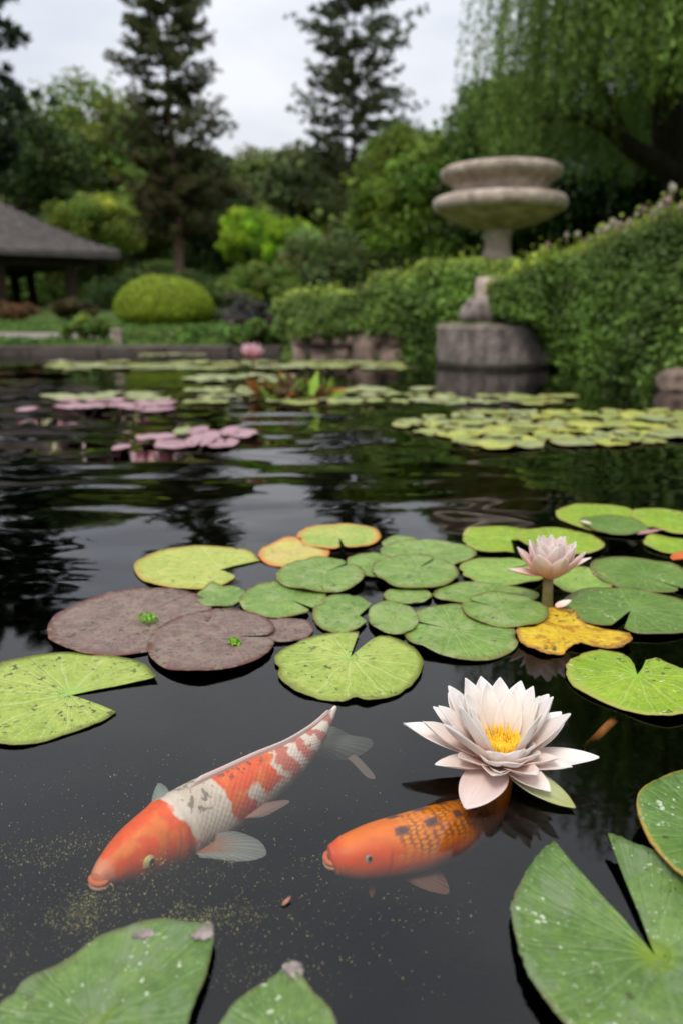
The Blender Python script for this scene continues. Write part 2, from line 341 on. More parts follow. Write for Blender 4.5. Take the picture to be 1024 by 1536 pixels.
# ------------------------------------------------------------------ lily pads
def pad_mat(name, c1, c2, rim, vein, dark=0.0, white=0.0, rough=.42, nscale=18, rimw=.08, vein_amt=.35, dirt=None, center=None):
    m, nt, o = mat_new(name)
    tc = N(nt, 'ShaderNodeTexCoord'); ob = tc.outputs['Object']
    oi = N(nt, 'ShaderNodeObjectInfo')
    va = N(nt, 'ShaderNodeVectorMath', operation='ADD'); L(nt, ob, va.inputs[0])
    rs = N(nt, 'ShaderNodeVectorMath', operation='SCALE', inp={'Scale': 9.0}); cx = N(nt, 'ShaderNodeCombineXYZ')
    for k in range(3): L(nt, oi.outputs['Random'], cx.inputs[k])
    L(nt, cx.outputs[0], rs.inputs[0]); L(nt, rs.outputs[0], va.inputs[1]); P = va.outputs[0]
    sp = N(nt, 'ShaderNodeSeparateXYZ'); L(nt, tc.outputs['UV'], sp.inputs[0]); U, Rr = sp.outputs['X'], sp.outputs['Y']
    def math_(op, a, b=None, clamp=False):
        n = N(nt, 'ShaderNodeMath', operation=op, use_clamp=clamp)
        for i, x in enumerate((a, b)):
            if x is None: continue
            if isinstance(x, (int, float)): n.inputs[i].default_value = x
            else: L(nt, x, n.inputs[i])
        return n.outputs[0]
    def mapr(v, a, b, c=0., d=1.):
        n = N(nt, 'ShaderNodeMapRange', interpolation_type='SMOOTHSTEP', inp={'From Min': a, 'From Max': b, 'To Min': c, 'To Max': d}); L(nt, v, n.inputs['Value']); return n.outputs[0]
    def noise(scale, det=4.0, rg=.6):
        n = N(nt, 'ShaderNodeTexNoise', inp={'Scale': scale, 'Detail': det, 'Roughness': rg}); L(nt, P, n.inputs['Vector']); return n.outputs['Fac']
    def mixc(fac, a, b):
        n = N(nt, 'ShaderNodeMix', data_type='RGBA')
        L(nt, fac, n.inputs[0])
        for i, x in ((6, a), (7, b)):
            if isinstance(x, tuple): n.inputs[i].default_value = (*x, 1)
            else: L(nt, x, n.inputs[i])
        return n.outputs[2]
    n1 = noise(nscale); n2 = noise(nscale * 4.5)
    col = mixc(mapr(n1, .34, .66), c1, c2)
    col = mixc(math_('MULTIPLY', mapr(n2, .42, .68), .55), col, tuple(x * .62 for x in c1))
    col = mixc(math_('MULTIPLY', mapr(noise(nscale * 14, 3.0), .5, .72), .4), col, tuple(min(.6, x * 1.5) for x in c2))
    # veins: radial, forking towards the rim
    wob = math_('MULTIPLY', math_('SUBTRACT', noise(30, 2.0), .5), .5)
    def veins(nv, width, off=0.0):
        ph = math_('FRACT', math_('ADD', math_('MULTIPLY', U, nv), math_('ADD', wob, off)))
        d = math_('MULTIPLY', math_('ABSOLUTE', math_('SUBTRACT', ph, .5)), math_('DIVIDE', Rr, nv))
        return mapr(d, width, width * .2)
    v1 = veins(15.0, .0042); v2 = math_('MULTIPLY', veins(45.0, .0022, .3), mapr(Rr, .4, .6))
    vv = math_('MAXIMUM', v1, math_('MULTIPLY', v2, .6))
    col = mixc(math_('MULTIPLY', vv, vein_amt), col, vein)
    if center: col = mixc(math_('MULTIPLY', mapr(math_('ADD', Rr, math_('MULTIPLY', math_('SUBTRACT', n1, .5), .25)), .22, .05), .8), col, center)
    edge = mapr(math_('ADD', Rr, math_('MULTIPLY', math_('SUBTRACT', n1, .5), .22)), 1 - rimw * 1.6, 1.0 - rimw * .2)
    col = mixc(edge, col, rim)
    if dirt: col = mixc(math_('MULTIPLY', mapr(noise(nscale * 1.5, 6.0, .7), .5, .6), .75), col, dirt)
    if dark > 0:
        dk = mapr(noise(95.0, 3.0, .65), .64 - dark * .06, .68 - dark * .06)
        pt = mapr(noise(14.0, 2.0), .42, .56)
        col = mixc(math_('MULTIPLY', math_('MULTIPLY', dk, pt), .85), col, (.045, .05, .02))
    bumpw = 0.0
    if white > 0:
        vo = N(nt, 'ShaderNodeTexVoronoi', inp={'Scale': 190.0, 'Randomness': 1.0}); wn = N(nt, 'ShaderNodeTexNoise', inp={'Scale': 260.0, 'Detail': 2.0}); L(nt, P, wn.inputs['Vector'])
        wv = N(nt, 'ShaderNodeVectorMath', operation='MULTIPLY_ADD'); wv.inputs[1].default_value = (.006, .006, .006); L(nt, wn.outputs['Color'], wv.inputs[0]); L(nt, P, wv.inputs[2]); L(nt, wv.outputs[0], vo.inputs['Vector'])
        sc = N(nt, 'ShaderNodeSeparateXYZ'); L(nt, vo.outputs['Color'], sc.inputs[0])
        sz = math_('MULTIPLY', mapr(sc.outputs['X'], .68 - white * .16, 1.0, 0.0, .42), mapr(noise(16.0, 3.0), .38, .62, .15, 1.0))
        wsp = mapr(math_('SUBTRACT', sz, vo.outputs['Distance']), 0.0, .06)
        vo2 = N(nt, 'ShaderNodeTexVoronoi', inp={'Scale': 420.0, 'Randomness': 1.0}); L(nt, P, vo2.inputs['Vector'])
        sc2 = N(nt, 'ShaderNodeSeparateXYZ'); L(nt, vo2.outputs['Color'], sc2.inputs[0])
        w2 = mapr(math_('SUBTRACT', mapr(sc2.outputs['Y'], .6, 1.0, 0., .45), vo2.outputs['Distance']), 0., .08)
        w2 = math_('MULTIPLY', w2, mapr(noise(24.0, 3.0), .5, .66))
        wsp = math_('MAXIMUM', wsp, math_('MULTIPLY', w2, .8))
        col = mixc(math_('MULTIPLY', wsp, .62), col, (.58, .64, .48))
    p = N(nt, 'ShaderNodeBsdfPrincipled', inp={'Roughness': rough, 'Specular IOR Level': .42})
    L(nt, col, p.inputs['Base Color'])
    rr_ = mapr(n2, .3, .7, rough - .1, rough + .14); L(nt, rr_, p.inputs['Roughness'])
    hh = math_('ADD', math_('MULTIPLY', vv, -.35), math_('ADD', math_('MULTIPLY', n2, .7), math_('MULTIPLY', n1, .9)))
    b = N(nt, 'ShaderNodeBump', inp={'Strength': .7, 'Distance': .0022}); L(nt, hh, b.inputs['Height']); L(nt, b.outputs[0], p.inputs['Normal'])
    L(nt, p.outputs[0], o.inputs['Surface']); return m
G = {
 'lime':   pad_mat('pad_lime', (.24, .325, .045), (.32, .385, .075), (.17, .19, .03), (.44, .50, .20), dark=1.0, center=(.25, .40, .07)),
 'limeb':  pad_mat('pad_bright', (.185, .30, .017), (.25, .36, .025), (.30, .30, .05), (.38, .48, .11), dark=.35, white=.12, center=(.22, .40, .03)),
 'yellow': pad_mat('pad_yellow', (.31, .38, .06), (.40, .43, .09), (.38, .28, .05), (.48, .50, .18), dark=.3),
 'orange': pad_mat('pad_orange', (.46, .42, .085), (.50, .38, .12), (.52, .20, .05), (.50, .46, .18), dark=.1, rimw=.16),
 'yrim':   pad_mat('pad_yellow_green', (.24, .34, .06), (.40, .42, .09), (.50, .24, .05), (.38, .44, .14), rimw=.11),
 'green':  pad_mat('pad_green', (.115, .21, .036), (.185, .29, .055), (.15, .15, .03), (.28, .37, .13), dark=.5, dirt=(.24, .30, .11), vein_amt=.38),
 'greend': pad_mat('pad_dark_green', (.085, .165, .026), (.14, .225, .042), (.12, .13, .03), (.17, .28, .10), dark=.15, white=.05),
 'greeny': pad_mat('pad_mid_green', (.17, .28, .045), (.24, .36, .07), (.24, .24, .05), (.28, .40, .12), dark=.15),
 'purple': pad_mat('pad_purple', (.135, .085, .075), (.215, .145, .12), (.12, .045, .035), (.22, .17, .13), dark=.8, nscale=40, dirt=(.21, .165, .125), rough=.55, vein_amt=.3),
 'fgreen': pad_mat('pad_wet_green', (.07, .14, .026), (.13, .21, .048), (.12, .14, .05), (.17, .25, .09), white=1.0, dark=.3, center=(.15, .23, .012), rough=.36, rimw=.03, vein_amt=.3, dirt=(.13, .185, .085)),
 'fgreenr': pad_mat('pad_wet_green_rim', (.07, .145, .024), (.12, .21, .04), (.32, .22, .035), (.18, .29, .10), white=.6, dark=.3, rimw=.03, rough=.34, vein_amt=.3),
 'gold':   pad_mat('pad_golden', (.56, .34, .015), (.62, .43, .03), (.34, .16, .02), (.60, .44, .05), dark=1.5, dirt=(.30, .11, .012), nscale=30),
 'far':    pad_mat('pad_far', (.16, .23, .045), (.31, .34, .09), (.34, .28, .09), (.42, .46, .18), nscale=9, rimw=.1),
 'farp':   pad_mat('pad_far_pale', (.20, .25, .09), (.32, .35, .15), (.30, .27, .12), (.42, .46, .25), nscale=9, rimw=.1),
 'pink':   pad_mat('pad_pinkish', (.30, .165, .19), (.40, .25, .28), (.30, .13, .14), (.42, .28, .30), nscale=9, rough=.5),
}
def pad_mesh(name, hub, out, notch, mat, z, label, group=None, wave=.0012, lift=.0, funnel=.0015, seed=0, K=12, cat='lily pad', th=.0014, nw=3):
    """hub Vector, out (n,2/3) outline in world; radial mesh"""
    hub = np.array([hub[0], hub[1]], float); O = np.array(out, float)[:, :2]; n = len(O)
    rb = random.Random(seed * 7 + 1)
    for q in range(rb.choice([0, 1, 1, 2, 3])):
        i0 = rb.uniform(.08, .92) * n; wv_ = rb.uniform(.008, .02) * n; dp_ = rb.uniform(.02, .07)
        for i in range(n): O[i] = hub + (O[i] - hub) * (1 - dp_ * math.exp(-abs((i - i0) / wv_) ** 3))
    cur = [(rb.uniform(0, 6.28), rb.uniform(.15, .4), rb.uniform(.0, .006)) for q in range(2)]
    V = [(0, 0, -funnel)]; UV = [(0, 0)]; F = []
    for k in range(1, K + 1):
        t = (k / K) ** .85
        for i in range(n):
            d = (O[i] - hub) * t; a = math.atan2(d[1], d[0])
            zz = -funnel * (1 - min(1, t / .3)) + wave * t * t * math.sin(nw * a + seed * 1.7) + .6 * wave * t ** 3 * math.sin((2 * nw + 1) * a + seed * 2.3) + lift * t ** 3
            for a0_, w0_, h0_ in cur: zz += h0_ * t ** 5 * math.exp(-((math.atan2(math.sin(a - a0_), math.cos(a - a0_))) / w0_) ** 2)
            zz += .0012 * t * mnoise.noise((d[0] * 38 + seed, d[1] * 38, seed))
            V.append((d[0], d[1], zz)); UV.append((i / n, t))
    lim = n - 1 if notch else n
    for i in range(lim): F.append((0, 1 + i, 1 + (i + 1) % n))
    for k in range(K - 1):
        for i in range(lim):
            a = 1 + k * n + i; b2 = 1 + k * n + (i + 1) % n; F.append((a, a + n, b2 + n, b2))
    o = mesh_obj(name, V, F, mat, None, (hub[0], hub[1], z), uv=UV)
    s = o.modifiers.new('thickness', 'SOLIDIFY'); s.thickness = th; s.offset = -1
    return tag(o, label, cat, group)
pid = [0]
def pad_poly(label, px, hub, mat, z=.0035, notch=True, n=110, jit=.0006, **k):
    pid[0] += 1
    O = catmull([at(*p) for p in px], n, closed=not notch)
    for i in range(n):
        v = O[i] - np.array(at(*hub)); l = np.linalg.norm(v[:2]); v /= l
        O[i] += v * jit * (mnoise.noise((i * .45, pid[0], 0)) * 1.6 + mnoise.noise((i * 1.3, pid[0], 5)))
    return pad_mesh('lily_pad', at(*hub), O, notch, G[mat], z, label, 'lily pads around the open flowers', seed=pid[0], **k)
def ellipse_out(c, rx, ry, notch_ang, gap, hubf, n, seed, irr=.03):
    """outline of a round pad with a notch; gap = half angle"""
    pts = []
    hub = np.array([c[0] + hubf * rx * math.cos(notch_ang), c[1] + hubf * ry * math.sin(notch_ang)])
    for i in range(n):
        f = i / (n - 1) if gap > 0 else i / n
        a = notch_ang + gap + f * (2 * math.pi - 2 * gap)
        e = min(f, 1 - f) * (2 * math.pi - 2 * gap) if gap > 0 else 1
        rr = 1 + irr * mnoise.noise((math.cos(a) * 1.3, math.sin(a) * 1.3, seed * 3.1)) + irr * .35 * mnoise.noise((math.cos(a) * 6, math.sin(a) * 6, seed))
        rr *= 1 - .13 * math.exp(-(e / .09) ** 1.2) if gap > 0 else 1
        pts.append((c[0] + rx * rr * math.cos(a), c[1] + ry * rr * math.sin(a), 0))
    return hub, np.array(pts)
def pad_round(label, cx, cy, w_, h_, mat, notch_to=None, gap=.10, z=.0035, hubf=.12, irr=.035, group='lily pads around the open flowers', n=100, **k):
    pid[0] += 1
    c = at(cx, cy); rx = w_ / 2 / ppm(c)
    ya, yb = at(cx, cy - h_ / 2)[1], at(cx, cy + h_ / 2)[1]; ry = abs(ya - yb) / 2; c = Vector((c[0], (ya + yb) / 2, 0))
    if notch_to is None: ang, gp = 1.0, 0.0
    else:
        q = at(*notch_to); ang = math.atan2(q[1] - c[1], q[0] - c[0]); gp = gap
    hub, O = ellipse_out(c, rx, ry, ang, gp, hubf if gp else 0, n, pid[0], irr)
    return pad_mesh('lily_pad', hub, O, gp > 0, G[mat], z, label, group, seed=pid[0], **k)

pad_poly('large yellow-green lily pad with wide notch at the left photo edge, dotted with dark specks',
         [(236, 1021), (218, 999), (178, 987), (91, 982), (41, 988), (0, 998), (-45, 1020), (-62, 1055), (-45, 1098), (0, 1119), (51, 1118), (102, 1103), (152, 1085), (175, 1070)], (106, 1044), 'lime', .003, wave=.0008)
pad_round('large brown-purple lily pad with a green sprig at its hub, beside the speckled lime pad', 196, 935, 243, 102, 'purple', z=.003, wave=.0008, irr=.03)
pad_round('brown-purple lily pad in front, overlapping the larger purple pad and showing a slit', 318, 968, 190, 100, 'purple', (470, 958), .04, z=.0065, hubf=.3, wave=.0008)
pad_round('small purple-grey lily pad tucked behind the slit purple pad', 424, 947, 92, 38, 'purple', z=.0028, irr=.02)
pad_poly('yellow-green lily pad left of the orange-edged pads, notch opening to the right',
         [(391, 842), (375, 829), (340, 823), (290, 822), (240, 828), (208, 842), (202, 856), (214, 872), (245, 883), (290, 886), (330, 881), (350, 870), (353, 866)], (330, 856), 'yellow', .0035)
pad_round('yellow-orange lily pad with rusty orange rim, between the lime pad and the round one behind', 441, 832, 107, 41, 'orange', z=.003)
pad_round('yellow-green lily pad with orange rim, rearmost of the left cluster', 508, 808, 126, 38, 'yrim', (515, 830), .06, z=.006)
pad_round('small bright green lily pad between the yellow-green and purple pads', 331, 896, 74, 32, 'green', z=.003)
pad_round('round mid green lily pad in front of the orange-rimmed pads', 481, 869, 133, 54, 'green', (530, 850), .05, z=.0075)
pad_round('green lily pad beside the purple ones, half under the round pad', 425, 901, 130, 58, 'green', (470, 915), .06, z=.0045)
pad_poly('green lily pad with notch facing right, left half of a heart-shaped pair',
         [(556, 912), (540, 897), (515, 894), (488, 900), (472, 914), (470, 930), (482, 945), (508, 952), (535, 948), (550, 936)], (538, 926), 'green', .004)
pad_round('small round green lily pad, right half of a heart-shaped pair', 589, 932, 75, 50, 'green', z=.0065, irr=.03)
pad_poly('pale lime heart-shaped lily pad with scalloped edge, floating above the orange and white koi',
         [(538, 953), (510, 951), (470, 957), (430, 973), (412, 993), (417, 1017), (445, 1040), (490, 1053), (545, 1056), (595, 1045), (625, 1022), (634, 995), (620, 974), (597, 961), (574, 957), (558, 962)], (525, 988), 'lime', .0035, jit=.0012, wave=.001)
pad_round('green lily pad at the middle of the cluster, overlapping a paler one', 622, 864, 128, 52, 'green', (660, 845), .07, z=.009)
pad_round('half-hidden green lily pad behind the pad at the middle of the cluster', 556, 850, 72, 36, 'green', z=.0045)
pad_round('grey-green lily pad at the back of the cluster, left of the raised flower', 642, 832, 144, 38, 'green', (600, 850), .06, z=.0055)
pad_round('small green lily pad at the back of the cluster, right of the orange-rimmed pad', 601, 818, 58, 25, 'green', z=.003)
pad_round('narrow green lily pad squeezed between the central pads', 611, 896, 74, 24, 'green', z=.003)
pad_round('big green lily pad right of the lime heart-shaped pad', 690, 953, 170, 84, 'green', (600, 935), .05, z=.004)
pad_round('green lily pad behind, left of the raised flower stalk', 727, 896, 160, 36, 'green', z=.005)
pad_round('green lily pad against the golden leaf, below the raised flower', 757, 922, 130, 52, 'green', (690, 905), .05, z=.0085)
pad_round('green lily pad behind the raised flower, touching its left petals', 752, 861, 124, 44, 'greeny', (800, 850), .06, z=.0045)
pad_poly('bright green lily pad with worn holed rim behind the raised flower',
         [(770, 834), (735, 834), (704, 824), (693, 810), (705, 798), (740, 793), (780, 795), (810, 803), (812, 820)], (765, 812), 'limeb', .004, jit=.0018)
pad_round('bright green lily pad rightmost behind the raised flower', 838, 817, 126, 40, 'limeb', (800, 830), .07, z=.0075)
pad_round('green lily pad just right of the raised flower', 868, 873, 92, 44, 'greeny', z=.004)
pad_round('dark green lily pad right of the raised flower, reaching the photo edge', 962, 867, 142, 56, 'greend', (1000, 880), .05, z=.0065)
pad_round('large dark green lily pad behind the golden leaf, with notch to the front', 948, 923, 204, 70, 'greend', (925, 960), .10, z=.0075, hubf=.02)
pad_round('bright green lily pad farthest back at the right side', 906, 780, 138, 43, 'limeb', (960, 795), .05, z=.0035)
pad_round('dark glossy lily pad under the two bright ones at the right side', 921, 791, 95, 30, 'greend', z=.0062)
pad_round('bright green lily pad cut by the right photo edge, behind the small one', 1006, 785, 105, 40, 'limeb', z=.0055)
pad_round('small bright green lily pad at the right photo edge above the dark ones', 1010, 821, 84, 28, 'limeb', z=.0035)
pad_poly('ragged golden yellow lily pad with brown blotches below the raised flower',
         [(802, 922), (830, 918), (860, 924), (872, 940), (905, 946), (938, 955), (946, 970), (925, 979), (890, 977), (868, 972), (850, 976), (842, 984), (815, 984), (785, 972), (773, 957), (780, 946), (803, 941), (796, 932)], (842, 952), 'gold', .0045, notch=False, jit=.002, n=120, wave=.002)
pad_poly('bright lime heart-shaped lily pad right of the open pink flower',
         [(950, 1001), (941, 988), (926, 980), (900, 978), (875, 984), (854, 997), (848, 1012), (852, 1024), (868, 1039), (900, 1055), (945, 1072), (985, 1081), (1024, 1079), (1052, 1060), (1056, 1035), (1040, 1018), (1024, 1012), (1005, 1003), (985, 995), (968, 1002)], (954, 1017), 'limeb', .005, jit=.0012, wave=.0022)
pad_poly('wet green golden-rimmed lily pad at the right edge, lying over the notched foreground pad',
         [(1000, 1190), (969, 1206), (953, 1225), (951, 1243), (959, 1268), (975, 1299), (1000, 1328), (1030, 1353), (1090, 1385), (1160, 1380), (1205, 1330), (1200, 1260), (1150, 1205), (1090, 1184), (1040, 1182)], (1090, 1275), 'fgreenr', .016, notch=False, wave=.002, lift=.004)
pad_poly('huge wet green lily pad with deep notch and white droplets at the bottom right',
         [(830, 1282), (812, 1294), (798, 1309), (781, 1334), (766, 1366), (766, 1396), (776, 1445), (792, 1486), (826, 1536), (880, 1600), (960, 1650), (1070, 1650), (1150, 1580), (1180, 1480), (1150, 1390), (1080, 1330), (1010, 1302), (953, 1288), (928, 1277), (908, 1270)], (982, 1438), 'fgreen', .006, wave=.0025, lift=.005, funnel=.004, jit=.001, n=150)
pad_poly('wet green lily pad with pale torn tips in the bottom left corner',
         [(320, 1409), (300, 1405), (278, 1404), (247, 1402), (200, 1407), (150, 1422), (100, 1452), (50, 1480), (25, 1505), (0, 1528), (-30, 1570), (-20, 1640), (60, 1700), (180, 1700), (250, 1640), (287, 1536), (310, 1475), (321, 1430)], (140, 1545), 'fgreen', .005, notch=False, wave=.0015, lift=.004)
pad_poly('wet green lily pad with a pointed tip at the bottom centre edge',
         [(432, 1466), (412, 1476), (395, 1486), (350, 1526), (320, 1575), (330, 1640), (400, 1690), (480, 1670), (520, 1610), (505, 1550), (490, 1524), (470, 1500), (450, 1483)], (425, 1570), 'fgreen', .005, notch=False, wave=.001, lift=.003)
# pale torn tips stuck on the foreground pads
def torn(label, c, pts, z):
    seed_ = c[0] * .37
    O = catmull([at(*p, z) for p in pts], 40, closed=True); hb = at(*c, z); V = [(0, 0, .0014)]; F = []
    for k in (1, 2, 3):
        for i in range(40):
            d = (O[i] - np.array(hb)) * k / 3; jg = 1 + .28 * (k / 3) * mnoise.noise((i * .9, seed_, 3)); d = d * jg; V.append((d[0], d[1], 0.0012 * (1 - (k / 3) ** 2) + .0016 * mnoise.noise((d[0] * 200, d[1] * 200, k)))); 
    for i in range(40): F.append((0, 1 + i, 1 + (i + 1) % 40))
    for k in range(2):
        for i in range(40): a = 1 + k * 40 + i; c2 = 1 + k * 40 + (i + 1) % 40; F.append((a, a + 40, c2 + 40, c2))
    o = mesh_obj('leaf_scrap', V, F, TORN, None, hb); s = o.modifiers.new('t', 'SOLIDIFY'); s.thickness = .0012
    return tag(o, label, 'leaf scrap')
TORN = noise_mat('dead_leaf', (.16, .13, .12), (.36, .30, .28), 140, .6, .5, bdist=.003)
torn('greyish pink scrap of dead leaf on the top edge of the bottom left pad', (228, 1398), [(202, 1406), (212, 1394), (226, 1385), (242, 1386), (248, 1400), (232, 1406)], .009)
torn('pale twisted leaf scrap on the right tip of the bottom left pad', (306, 1398), [(286, 1406), (298, 1396), (306, 1386), (318, 1386), (321, 1402), (310, 1412)], .009)
torn('pale curled leaf scrap on the tip of the bottom centre pad', (438, 1458), [(424, 1452), (434, 1444), (450, 1446), (455, 1460), (446, 1474), (436, 1464)], .008)

# ------------------------------------------------------------------ far rafts of small pads
def raft(n, region, group, labels, mats, wpx, seedv, ztop=.004, ov=.72):
    rr = random.Random(seedv); placed = []
    x0, x1, fy = region; tries = 0
    while len(placed) < n and tries < 6000:
        tries += 1
        x = rr.uniform(x0, x1); ya, yb = fy(x); y = rr.uniform(ya, yb); c = at(x, y); r = rr.uniform(*wpx)
        if any(math.hypot(c[0] - q[0], c[1] - q[1]) < (r + q[2]) * ov for q in placed): continue
        placed.append((c[0], c[1], r, x, y))
    placed.sort(key=lambda q: -q[1])
    for i, (cx, cy, r, x, y) in enumerate(placed):
        pid[0] += 1; a = rr.uniform(0, 6.28)
        hub, O = ellipse_out((cx, cy), r, r * rr.uniform(.85, 1.1), a, .1, .1, 36, pid[0], .06)
        mi = rr.randrange(len(mats))
        pad_mesh('lily_pad', hub, O, True, G[mats[mi]], ztop + .002 * rr.random() + .0015 * (i % 4), labels[mi] if isinstance(labels, list) else labels, group, seed=pid[0], K=4, wave=rr.uniform(.001, .004), lift=rr.choice([0, .001, .003, .008]), th=.002)
raft(95, (602, 1040, lambda x: ((622 + max(0, (720 - x)) * .10, min(672, 640 + (x - 602) * .25)) if x < 760 else (620, 672 - max(0, x - 900) * .1))), 'raft of pads below the fountain',
     ['yellow-green lily pad in the dense raft in front of the fountain', 'pale lily pad in the dense raft in front of the fountain', 'green lily pad in the dense raft in front of the fountain'], ['far', 'farp', 'yellow'], (.045, .085), 3)
raft(52, (290, 845, lambda x: (582, 606) if x < 640 else (592 + (x - 640) * .02, 606)), 'row of pads across the middle of the pond',
     ['yellow-green lily pad in the long row across the mid pond', 'pale lily pad in the long row across the mid pond'], ['far', 'farp'], (.06, .10), 4, ov=.55)
raft(40, (88, 600, lambda x: (543, 554)), 'row of pads near the far bank', ['pale lily pad in the thin row near the far bank', 'green-yellow lily pad in the thin row near the far bank'], ['farp', 'far'], (.10, .18), 5, ov=.5)
raft(6, (222, 310, lambda x: (529, 534)), 'small row of pads under the round shrub', ['pale lily pad close to the bank under the round shrub'], ['farp'], (.1, .16), 6)
raft(7, (290, 415, lambda x: (564, 573)), 'pads under the far pink flower', ['pale lily pad floating below the far pink flower'], ['farp'], (.09, .15), 8)
raft(8, (55, 235, lambda x: (593, 601)), 'pale pads behind the left pink patch', ['pale green lily pad behind the left pink patch'], ['farp'], (.07, .12), 9)
raft(9, (100, 236, lambda x: (604, 616)), 'pink pads of the left pink patch', ['dusty pink lily pad in the pink patch near the left edge'], ['pink'], (.06, .11), 10)
for lb, (cx, cy, w_, h_, m_, nt_) in {
    'slender pale pink lily pad pointing left out of the central pink patch': (234, 659, 62, 11, 'pink', None),
    'pinkish lily pad at the front left of the central pink patch': (260, 670, 56, 15, 'pink', None),
    'pale lily pad at the back of the central pink patch': (274, 650, 26, 10, 'farp', None),
    'rounded pink lily pad in the middle of the central pink patch': (305, 662, 48, 24, 'pink', (300, 680)),
    'small pink lily pad behind the middle of the central pink patch': (297, 649, 32, 13, 'pink', None),
    'pink lily pad at the front right of the central pink patch': (335, 668, 46, 16, 'pink', (340, 655)),
    'pink lily pad at the right end of the central pink patch': (365, 653, 44, 13, 'pink', None),
    'upright pink lily pad at the back right of the central pink patch': (345, 650, 30, 12, 'pink', None)}.items():
    pad_round(lb, cx, cy, w_, h_, m_, nt_, .12, z=.006 + .002 * random.random(), group='pads of the central pink patch', wave=.002, lift=.003, n=40, K=6, irr=.09)
pad_round('small pinkish leaf floating alone left of the central pink patch', 182, 672, 26, 10, 'pink', group='pads of the central pink patch', n=30, K=4, irr=.12)
pad_round('reddish lily pad floating alone near the left photo edge', 42, 614, 30, 7, 'pink', group='pads of the left pink patch', n=30, K=4)

# ------------------------------------------------------------------ petals and flowers
def petal_mat(name, gain=1.0, rough=.5):
    m, nt, o = mat_new(name)
    a = N(nt, 'ShaderNodeAttribute', attribute_name='Col')
    tc = N(nt, 'ShaderNodeTexCoord')
    mp = N(nt, 'ShaderNodeMapping'); mp.inputs['Scale'].default_value = (26, 2, 1); L(nt, tc.outputs['UV'], mp.inputs['Vector'])
    n = N(nt, 'ShaderNodeTexNoise', inp={'Scale': 1.0, 'Detail': 4.0}); L(nt, mp.outputs[0], n.inputs['Vector'])
    mr = N(nt, 'ShaderNodeMapRange', inp={'From Min': .25, 'From Max': .75, 'To Min': .9, 'To Max': 1.04}); L(nt, n.outputs['Fac'], mr.inputs['Value'])
    sc = N(nt, 'ShaderNodeVectorMath', operation='SCALE'); L(nt, a.outputs['Color'], sc.inputs[0]); L(nt, mr.outputs[0], sc.inputs['Scale'])
    p = N(nt, 'ShaderNodeBsdfPrincipled', inp={'Roughness': rough, 'Specular IOR Level': .35}); L(nt, sc.outputs[0], p.inputs['Base Color'])
    b = N(nt, 'ShaderNodeBump', inp={'Strength': .35, 'Distance': .0008}); L(nt, n.outputs['Fac'], b.inputs['Height']); L(nt, b.outputs[0], p.inputs['Normal'])
    t = N(nt, 'ShaderNodeBsdfTranslucent'); L(nt, sc.outputs[0], t.inputs['Color'])
    mx = N(nt, 'ShaderNodeMixShader'); mx.inputs[0].default_value = .3
    L(nt, p.outputs[0], mx.inputs[1]); L(nt, t.outputs[0], mx.inputs[2]); L(nt, mx.outputs[0], o.inputs['Surface']); return m
M['petal'] = petal_mat('petal')
def petal(root, az, elev, ln, wd, bend=.3, cup=.35, base=.012, z0=.0, cols=None, name='petal', twist=0.0, tip=1.0, nu=22, nv=11, seed=0, label=None):
    """az world angle (rad), elev start angle; bend adds to elevation along the length (positive = curls up)"""
    cb, cm, ct = cols
    V = []; C = []; UV = []
    r, z = base, z0; pr, pz = r, z
    ca, sa = math.cos(az), math.sin(az); ds = ln / (nu - 1)
    for i in range(nu):
        t = i / (nu - 1); e = elev + bend * (t - .15)
        if i: r += ds * math.cos(e); z += ds * math.sin(e)
        half = wd * .5 * (math.sin(math.pi * min(1, .06 + .94 * t ** (1.0))) ** .66 * (1 - .12 * t) + .20 * (1 - t) ** 2)
        if t > .84: half *= 1 - .25 * tip * ((t - .84) / .16) ** 1.6
        if i == nu - 1: half = wd * .02
        nrm = (-math.sin(e), math.cos(e))
        for j in range(nv):
            u = j / (nv - 1) * 2 - 1
            off = cup * half * (u * u - .25) + half * .05 * math.sin(u * 7 + seed) * t
            off += twist * u * half * t
            off += ln * .022 * mnoise.noise((t * 3.1, u * 1.6, seed * 7.7))
            rr = r + nrm[0] * off; zz = z + nrm[1] * off; ss_ = u * half
            V.append((rr * ca - ss_ * sa, rr * sa + ss_ * ca, zz))
            k = .5 + .5 * math.sin(seed * 5.1)
            q = min(1, max(0, t * 1.05 + .06 * (abs(u) - .4)))
            c = [(cb[m] + (cm[m] - cb[m]) * min(1, q / .45)) if q < .45 else (cm[m] + (ct[m] - cm[m]) * min(1, (q - .45) / .5)) for m in range(3)]
            C.append([x * (.97 + .05 * k) for x in c]); UV.append((j / (nv - 1) + seed, t))
    F = []
    for i in range(nu - 1):
        for j in range(nv - 1): a = i * nv + j; F.append((a, a + nv, a + nv + 1, a + 1))
    o = mesh_obj(name, V, F, M['petal'], root, col=C, uv=UV)
    s = o.modifiers.new('thickness', 'SOLIDIFY'); s.thickness = .0004; s.offset = 0
    if label: o['label'] = label
    return o
WHITE = ((.95, .58, .42), (.96, .83, .75), (.97, .93, .91))
PINK = ((.95, .56, .44), (.95, .77, .68), (.96, .90, .86))
INNER = ((.94, .60, .32), (.94, .82, .72), (.95, .92, .88))
